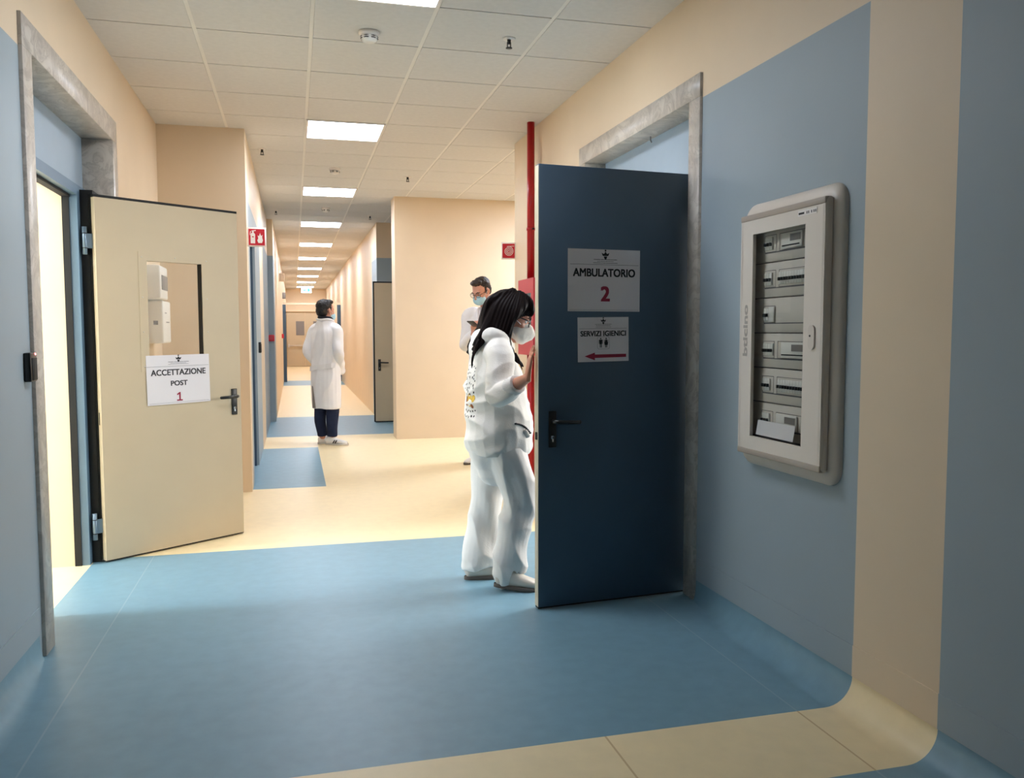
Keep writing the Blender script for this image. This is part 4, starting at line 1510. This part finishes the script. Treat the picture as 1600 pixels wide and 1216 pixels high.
organic('trousers', t_, w1, 0.0055, 3, trouser_wr)
shoe(w1, anL - F * 0.075 - Up * 0.075 + V((0, 0, 0.0)), F * 0.97 - Rt * 0.05, 0.245, M['clog'], M['clogsole'])
shoe(w1, V((anR.x - 0.07, anR.y - 0.01, 0.0)), F * 0.95 + Rt * 0.22, 0.25, M['clog'], M['clogsole'], 0.10)

# hair: fused locks from the crown down the back and in front of the shoulder
hr = MB()
hk = M['hairdark']
HP = lambda a, b_, c: hc_ + HR @ V((a, b_, c))
hr.ell(HP(-0.024, 0, 0.042), (0.108, 0.092, 0.096), hk, HR, 28, 18)
hr.ell(HP(0.012, 0, 0.068), (0.094, 0.082, 0.066), hk, HR, 28, 18)
hr.ell(HP(-0.055, 0, 0.0), (0.09, 0.096, 0.10), hk, HR, 28, 18)
rn = random.Random(5)
for sg_ in (1, -1):
    for i in range(10):
        t = i / 9
        # lateral locks: t=0 nearest the face, t=1 at the nape
        a0 = 0.022 - 0.105 * t
        top_ = HP(a0 * 0.55, sg_ * 0.05, 0.118 - 0.015 * t)
        m1 = HP(a0 - 0.004, sg_ * (0.095 - 0.02 * t), 0.04)
        m2 = HP(a0 - 0.018, sg_ * (0.1 - 0.015 * t), -0.05)
        if t < 0.35:
            m3 = wp(1.04 - 0.03 * t, 1.225, -sg_ * (0.098 + 0.02 * t))
            en = wp(1.105 - 0.06 * t + rn.uniform(-.008, .008), 1.125 + 0.10 * t, -sg_ * 0.13)
        elif t < 0.7:
            m3 = wp(1.01 - 0.05 * (t - .35), 1.25, -sg_ * (0.1 + 0.015 * t))
            en = wp(1.03 - 0.12 * (t - .35), 1.215 + rn.uniform(-.015, .015), -sg_ * 0.125)
        else:
            m3 = wp(0.94 - 0.03 * (t - .7) / .3, 1.285, -sg_ * 0.085)
            en = wp(0.885 - 0.02 * (t - .7) / .3, 1.215 + rn.uniform(-.02, .02), -sg_ * (0.11 - 0.04 * (t - .7) / .3))
        limb(hr, [(top_, 0.018), (m1, 0.020, 0.024), (m2, 0.021, 0.024), (m3, 0.018, 0.021), (en, 0.006)], hk, n=12)
for i in range(9):
    y_ = -0.07 + 0.0175 * i
    limb(hr, [(HP(-0.03, y_ * 0.6, 0.125), 0.02), (HP(-0.118, y_, 0.05), 0.022), (HP(-0.125, y_, -0.03), 0.024), (wp(0.925, 1.285, -y_), 0.024), (wp(0.868, 1.205 + rn.uniform(-.02, .01), -y_ * 1.3), 0.008)], hk, n=12)
for sg_ in (1, -1):
    limb(hr, [(HP(0.03, sg_ * 0.045, 0.122), 0.016), (HP(0.045, sg_ * 0.08, 0.07), 0.016), (HP(0.03, sg_ * 0.09, 0.025), 0.013), (HP(0.012, sg_ * 0.094, -0.02), 0.012), (HP(0.004, sg_ * 0.1, -0.07), 0.008)], hk, n=10)
# fringe over the forehead
for i in range(7):
    y_ = -0.06 + 0.02 * i
    limb(hr, [(HP(0.0, y_ * 0.7, 0.128), 0.016), (HP(0.06, y_ * 0.95, 0.108), 0.016), (HP(0.092, y_, 0.066), 0.012), (HP(0.099, y_ * 1.02 + 0.004, 0.04), 0.005)], hk, n=10)


def hair_wr(p):
    q = HR.transposed() @ (p - hc_)
    an_ = math.atan2(q.y, q.x - 0.0)
    return 0.0014 * sin(an_ * 46 + q.z * 14) + 0.002 * noise.noise(V((an_ * 9, q.z * 3, 0.3)))


brows(w1, hc_, HR, hk)
hair1 = organic('hair', hr, w1, 0.005, 3, hair_wr)
ls = MB()
for pth in ([(0.905, 1.27, 0.07), (0.872, 1.21, 0.10), (0.856, 1.16, 0.115), (0.853, 1.12, 0.118)], [(0.9, 1.27, 0.085), (0.876, 1.23, 0.115), (0.866, 1.18, 0.12)],
            [(1.0, 1.24, 0.125), (0.995, 1.21, 0.15), (1.01, 1.195, 0.16), (1.03, 1.205, 0.158)], [(1.07, 1.19, 0.13), (1.09, 1.15, 0.135), (1.105, 1.11, 0.13)]):
    limb(ls, [(wp(a, c, r_), 0.006 if i < len(pth) - 1 else 0.0015) for i, (a, c, r_) in enumerate(pth)], hk, n=8)
ls.build('loose_locks', hair1)

glasses(w1, hc_, HR, M['black'], 0.97, 0.003)
mk = MB()
mm = M['ffp']
limb(mk, [(HP(0.03, 0, -0.066), 0.067, 0.036), (HP(0.055, 0, -0.062), 0.066, 0.05), (HP(0.085, 0, -0.056), 0.056, 0.058), (HP(0.112, 0, -0.053), 0.040, 0.052), (HP(0.134, 0, -0.056), 0.022, 0.034), (HP(0.148, 0, -0.060), 0.006, 0.014)], mm, side=HR @ V((0, 1, 0)), sub=3, round_ends=False)
mask1 = organic('face_mask', mk, w1, 0.0045, 3, lambda p: 0.0012 * noise.noise(p * 60))
sp_ = MB()
for sg_ in (-1, 1):
    sp_.tube([HP(0.06, sg_ * 0.058, -0.02), HP(0.03, sg_ * 0.071, -0.008), HP(-0.005, sg_ * 0.086, 0.012)], [0.0018] * 3, M['rib'], 6)
    sp_.tube([HP(0.05, sg_ * 0.058, -0.085), HP(0.025, sg_ * 0.069, -0.06), HP(-0.005, sg_ * 0.084, -0.035)], [0.0018] * 3, M['rib'], 6)
sp_.build('mask_strap', mask1)

# ------------------------------------------------------------ the man seen from behind in the corridor
w2 = empty('person', (0, 0, 0))
tag(w2, 'person in long white coat seen from behind, hands in pockets, at the corridor mouth', 'person')
F = V((0.55, 0.835, 0)).normalized()
Rt = V((F.y, -F.x, 0))
O2 = V((0.345, 9.80, 0))


def P2(f_, r_, z):
    p = O2 + F * f_ + Rt * r_
    return V((p.x, p.y, z))


sk = M['skin']
FH = V((0.80, 0.60, -0.02)).normalized()
hc2 = P2(0.025, 0.0, 1.535)
HR2 = basis(FH, Up)
shR, shL = P2(0.0, 0.15, 1.335), P2(0.0, -0.15, 1.335)
elR, elL = P2(-0.05, 0.2, 1.07), P2(-0.05, -0.2, 1.07)
wrR, wrL = P2(0.10, 0.135, 0.885), P2(0.10, -0.135, 0.885)
anR, anL = P2(0.0, 0.07, 0.08), P2(0.03, -0.075, 0.08)
b = MB()
limb(b, [(P2(0, 0, 0.84), 0.135, 0.095), (P2(0, 0, 1.0), 0.125, 0.09), (P2(0, 0, 1.2), 0.14, 0.095), (P2(0, 0, 1.32), 0.13, 0.075), (P2(0, 0, 1.4), 0.065, 0.065)], sk, side=Rt)
limb(b, [(P2(0, 0, 1.36), 0.06), (P2(0.005, 0, 1.42), 0.056), (hc2 - Up * 0.05, 0.056)], sk)
head_shapes(b, hc2, HR2, sk)
for sh_, el_, wr__ in ((shR, elR, wrR), (shL, elL, wrL)):
    limb(b, [(sh_, 0.05), (sh_ * .5 + el_ * .5, 0.044), (el_, 0.038), (el_ * .5 + wr__ * .5, 0.037), (wr__, 0.027)], sk)
hand_shapes(b, wrR, -F * 0.05 - Rt * 0.45 - Up * 0.85, -Rt, sk, 1, (0.3, 0.35, 0.4, 0.45), 0.9)
hand_shapes(b, wrL, -F * 0.05 + Rt * 0.45 - Up * 0.85, Rt, sk, -1, (0.3, 0.35, 0.4, 0.45), 0.9)
for hx, a_ in ((0.085, anR), (-0.085, anL)):
    limb(b, [(P2(0, hx * .85, 0.84), 0.07), (P2(0.0, hx * .85, 0.62), 0.06), (P2(0.01, hx * .95, 0.46), 0.052), (P2(-0.01, hx * .9, 0.33), 0.05), (a_, 0.035)], sk)
body2 = organic('body', b, w2, 0.006, 3)
eyes(body2, hc2, HR2)
c = MB()
cm = M['coat']
limb(c, [(P2(0.005, 0, 0.425), 0.168, 0.135), (P2(0.005, 0, 0.55), 0.17, 0.137), (P2(0.0, 0, 0.72), 0.172, 0.138), (P2(0, 0, 0.88), 0.168, 0.13), (P2(0, 0, 1.0), 0.16, 0.122), (P2(0, 0, 1.18), 0.168, 0.125), (P2(-0.005, 0, 1.29), 0.165, 0.11), (P2(-0.005, 0, 1.37), 0.12, 0.085), (P2(0, 0, 1.435), 0.074, 0.07)], cm, side=Rt, round_ends=False)
for sg_, sh_, el_, wr__ in ((1, shR, elR, wrR), (-1, shL, elL, wrL)):
    limb(c, [(sh_ - Rt * 0.05 * sg_ + Up * 0.005, 0.06), (sh_ + Rt * 0.005 * sg_ - Up * 0.03, 0.062), (sh_ * .5 + el_ * .5, 0.057), (el_, 0.054), (el_ * .5 + wr__ * .5, 0.05), (wr__, 0.046), (wr__ - Up * 0.04 + F * 0.02, 0.044)], cm)


def coat_wr(p):
    q = V((p.x * 1.3, p.y * 1.3, p.z * 0.45 + p.x * 0.4))
    return 0.014 * (ridge(q * 5.5) - 0.35) + 0.008 * noise.noise(q * 3.2)


coat2 = organic('coat', c, w2, 0.006, 3, coat_wr)
cl_ = MB()
limb(cl_, [(P2(0.08, 0.05, 1.38), 0.012, 0.03), (P2(0.03, 0.075, 1.42), 0.014, 0.03), (P2(-0.04, 0.06, 1.435), 0.014, 0.03), (P2(-0.072, 0.0, 1.43), 0.014, 0.032), (P2(-0.04, -0.06, 1.435), 0.014, 0.03), (P2(0.03, -0.075, 1.42), 0.014, 0.03), (P2(0.08, -0.05, 1.38), 0.012, 0.03)], cm)
organic('collar', cl_, coat2, 0.005, 3)
bv = BVHTree.FromPolygons([v.co.copy() for v in coat2.data.vertices], [tuple(p.vertices) for p in coat2.data.polygons])
bt = MB()
for i in range(15):
    l0, l1 = -0.15 + 0.02 * i, -0.15 + 0.02 * (i + 1)
    qs = []
    for l_, z_ in ((l0, 0.87), (l1, 0.87), (l1, 0.925), (l0, 0.925)):
        o_ = P2(-0.5, l_, z_ + 0.022 * (l_ / 0.15))
        p_, n_ = stick(o_, F, 0.014)
        qs.append(p_ if p_ is not None else P2(-0.14, l_, z_))
    inn = [q_ + F * 0.012 for q_ in qs]
    bt.add(qs + inn, [(0, 1, 2, 3), (4, 7, 6, 5), (0, 4, 5, 1), (2, 6, 7, 3)], M['belt'], False)
bt.build('half_belt', coat2)
vt = MB()
for i in range(12):
    z0, z1 = 0.43 + 0.021 * i, 0.43 + 0.021 * (i + 1)
    qs = []
    for l_, z_ in ((-0.112, z0), (-0.06 - 0.03 * (i / 12), z0), (-0.06 - 0.03 * ((i + 1) / 12), z1), (-0.112, z1)):
        p_, n_ = stick(P2(-0.5, l_, z_), F, 0.004)
        qs.append(p_ if p_ is not None else P2(-0.12, l_, z_))
    vt.quad(*qs, M['greyplastic'])
vt.build('back_vent', coat2)
nc = MB()
limb(nc, [(P2(0.075, 0.045, 1.40), 0.012, 0.022), (P2(0.03, 0.066, 1.445), 0.012, 0.022), (P2(-0.03, 0.055, 1.462), 0.012, 0.022), (P2(-0.058, 0.0, 1.46), 0.012, 0.022), (P2(-0.03, -0.055, 1.462), 0.012, 0.022), (P2(0.03, -0.066, 1.445), 0.012, 0.022)], M['darkcollar'])
organic('dark_collar', nc, w2, 0.005, 2)
t_ = MB()
for hx, a_ in ((0.085, anR), (-0.085, anL)):
    limb(t_, [(P2(0, hx * .75, 0.74), 0.06), (P2(0.0, hx * .85, 0.6), 0.072, 0.08), (P2(0.005, hx * .95, 0.42), 0.07, 0.078), (P2(-0.005, hx * .9, 0.28), 0.064, 0.072), (a_ + Up * 0.02, 0.054, 0.06)], M['navy'], side=Rt, round_ends=False)
organic('trousers', t_, w2, 0.006, 3, fold(7, 0.006, 4, 0.004, (1, 1, 0.6), 2.0))
toe = V((0.88, -0.42, 0))
shoe(w2, anR - Up * 0.08 - V((0.07, -0.02, 0)), toe, 0.27, M['sneaker'], M['sneakersole'], 0, M['black'])
shoe(w2, anL - Up * 0.08 - V((0.05, 0.0, 0)), V((0.9, 0.25, 0)), 0.27, M['sneaker'], M['sneakersole'], 0, M['black'])


def short_hair(parent, c_, R3, m, s=1.0):
    q = MB()
    A_ = lambda p: V(c_) + R3 @ (V(p) * s)
    q.ell(A_((-0.03, 0, 0.057)), (0.096 * s, 0.083 * s, 0.08 * s), m, R3, 28, 18)
    q.ell(A_((-0.055, 0, 0.005)), (0.066 * s, 0.074 * s, 0.082 * s), m, R3, 24, 16)
    q.ell(A_((0.035, 0, 0.105)), (0.052 * s, 0.062 * s, 0.03 * s), m, R3, 20, 14)
    for sg_ in (-1, 1):
        q.ell(A_((0.012, sg_ * 0.07, 0.015)), (0.014 * s, 0.01 * s, 0.04 * s), m, R3, 12, 10)
    return organic('hair', q, parent, 0.0045, 3, lambda p: 0.004 * noise.noise(p * 55) + 0.003 * noise.noise(p * 120))


short_hair(w2, hc2, HR2, M['hairblack'])


def surgical(parent, c_, R3, m, s=1.0):
    A_ = lambda p: V(c_) + R3 @ (V(p) * s)
    q = MB()
    q.ell(A_((0.062, 0, -0.058)), (0.062 * s, 0.065 * s, 0.058 * s), m, R3, 28, 18)
    q.ell(A_((0.085, 0, -0.045)), (0.036 * s, 0.03 * s, 0.045 * s), m, R3, 20, 14)
    o = organic('face_mask', q, parent, 0.0045, 3, lambda p: 0.0)
    l_ = MB()
    for sg_ in (-1, 1):
        l_.tube([A_((0.055, sg_ * 0.06, -0.03)), A_((0.03, sg_ * 0.072, -0.015)), A_((-0.005, sg_ * 0.088, 0.015))], [0.0018] * 3, M['rib'], 6)
        l_.tube([A_((0.05, sg_ * 0.06, -0.085)), A_((0.025, sg_ * 0.07, -0.06)), A_((-0.005, sg_ * 0.086, -0.035))], [0.0018] * 3, M['rib'], 6)
    l_.build('ear_loop', o)
    return o


surgical(w2, hc2, HR2, M['surg'])

# ------------------------------------------------------------ the man with the phone behind her
w3 = empty('person', (0, 0, 0))
tag(w3, 'person with glasses, blue face mask and white coat looking down at a phone', 'person')
F = V((-0.62, -0.785, 0)).normalized()
Rt = V((F.y, -F.x, 0))
O3 = V((1.85, 8.03, 0))


def P3(f_, r_, z):
    p = O3 + F * f_ + Rt * r_
    return V((p.x, p.y, z))


FH = ((F + Rt * 0.22).normalized() * cos(RD(26)) - Up * sin(RD(26)))
UH = (Up * cos(RD(26)) + F * sin(RD(26)) + Rt * 0.10)
HR3 = basis(FH, UH)
hc3 = P3(0.085, 0.03, 1.69)
shR, shL = P3(0.0, 0.185, 1.47), P3(0.0, -0.185, 1.47)
elR, elL = P3(0.02, 0.235, 1.17), P3(0.02, -0.235, 1.17)
wrR, wrL = P3(0.225, 0.045, 1.275), P3(0.235, -0.09, 1.25)
anR, anL = P3(0.03, 0.085, 0.085), P3(0.0, -0.1, 0.085)
b = MB()
limb(b, [(P3(0, 0, 0.92), 0.16, 0.11), (P3(0, 0, 1.08), 0.145, 0.105), (P3(0, 0, 1.3), 0.17, 0.115), (P3(0, 0, 1.45), 0.16, 0.088), (P3(0.01, 0, 1.52), 0.068, 0.066)], sk, side=Rt)
limb(b, [(P3(0, 0, 1.47), 0.062), (P3(0.03, 0, 1.55), 0.058), (hc3 - HR3 @ V((0.02, 0, 0.05)), 0.058)], sk)
head_shapes(b, hc3, HR3, sk)
for sh_, el_, wr__ in ((shR, elR, wrR), (shL, elL, wrL)):
    limb(b, [(sh_, 0.052), (sh_ * .5 + el_ * .5, 0.046), (el_, 0.04), (el_ * .5 + wr__ * .5, 0.039), (wr__, 0.027, 0.023)], sk)
hand_shapes(b, wrR, F * 0.35 - Rt * 0.25 + Up * 0.9, V((F.x * -0.7, F.y * -0.7, 0.3)), sk, 1, (0.5, 0.55, 0.6, 0.65), 1.0, 0.6)
hand_shapes(b, wrL, F * 0.1 + Rt * 0.6 + Up * 0.6, V((F.x * -0.8, F.y * -0.8, 0.2)), sk, -1, (0.4, 0.5, 0.5, 0.5), 1.0, 0.5)
for hx, a_ in ((0.09, anR), (-0.09, anL)):
    limb(b, [(P3(0, hx, 0.92), 0.082), (P3(0.0, hx, 0.68), 0.072), (P3(0.01, hx * .95, 0.5), 0.054), (P3(-0.01, hx * .95, 0.36), 0.052), (a_, 0.036)], sk)
body3 = organic('body', b, w3, 0.006, 3)
eyes(body3, hc3, HR3)
c = MB()
limb(c, [(P3(0, 0, 0.5), 0.205, 0.15), (P3(0, 0, 0.7), 0.205, 0.152), (P3(0, 0, 0.95), 0.195, 0.145), (P3(0, 0, 1.12), 0.188, 0.136), (P3(0, 0, 1.3), 0.2, 0.138), (P3(-0.005, 0, 1.42), 0.195, 0.115), (P3(0, 0, 1.49), 0.14, 0.088), (P3(0.01, 0, 1.535), 0.08, 0.074)], cm, side=Rt, round_ends=False)
for sg_, sh_, el_, wr__ in ((1, shR, elR, wrR), (-1, shL, elL, wrL)):
    limb(c, [(sh_ - Rt * 0.05 * sg_, 0.07), (sh_ + Rt * 0.015 * sg_ - Up * 0.03, 0.074), (sh_ * .5 + el_ * .5, 0.066), (el_, 0.062), (el_ * .5 + wr__ * .5, 0.055), (el_ * .15 + wr__ * .85, 0.047)], cm)
coat3 = organic('coat', c, w3, 0.006, 3, coat_wr)
cl_ = MB()
limb(cl_, [(P3(0.13, 0.03, 1.30), 0.012, 0.028), (P3(0.11, 0.06, 1.42), 0.013, 0.032), (P3(0.05, 0.085, 1.5), 0.014, 0.03), (P3(-0.04, 0.06, 1.54), 0.014, 0.03), (P3(-0.065, 0.0, 1.545), 0.014, 0.03), (P3(-0.04, -0.06, 1.54), 0.014, 0.03), (P3(0.05, -0.085, 1.5), 0.014, 0.03), (P3(0.11, -0.06, 1.42), 0.013, 0.032), (P3(0.13, -0.03, 1.30), 0.012, 0.028)], cm)
organic('collar', cl_, coat3, 0.005, 3)
tee = MB()
limb(tee, [(P3(0.075, 0, 1.33), 0.05, 0.05), (P3(0.06, 0, 1.42), 0.06, 0.055), (P3(0.03, 0, 1.515), 0.068, 0.06)], M['greytee'], side=Rt)
organic('undershirt', tee, w3, 0.006, 3)
t_ = MB()
for hx, a_ in ((0.09, anR), (-0.09, anL)):
    limb(t_, [(P3(0, hx, 0.92), 0.1), (P3(0.0, hx, 0.68), 0.088, 0.095), (P3(0.005, hx, 0.46), 0.074, 0.082), (P3(-0.005, hx, 0.3), 0.068, 0.076), (a_ + Up * 0.005, 0.06, 0.066)], tm, side=Rt, round_ends=False)
organic('trousers', t_, w3, 0.006, 3, fold(7, 0.006, 4, 0.004, (1, 1, 0.6), 5.0))
for a_, sd in ((anR, 0.2), (anL, -0.25)):
    shoe(w3, V((a_.x, a_.y, 0)) - F * 0.06, F + Rt * sd, 0.28, M['sneaker'], M['clogsole'])
short_hair(w3, hc3, HR3, M['hairbrown'])
brows(w3, hc3, HR3, M['hairbrown'])
surgical(w3, hc3, HR3, M['surg'])
glasses(w3, hc3, HR3, M['black'], 1.0, 0.0018, 0.026, 0.021)
ph = empty('mobile_phone', mx=Matrix.Translation(P3(0.335, -0.005, 1.372)) @ (basis(F * 0.94 + Up * 0.34, Up * 0.94 - F * 0.34)).to_4x4())
tag(ph, 'dark mobile phone held up by the person with the blue face mask', 'phone')
MB().rbox(-0.072, 0.072, -0.036, 0.036, -0.0045, 0.0045, M['black'], 0.004).build('phone_case', ph)
MB().rbox(-0.068, 0.068, -0.033, 0.033, 0.0044, 0.0056, M['greyplastic'], 0.0005, 1).build('screen', ph)
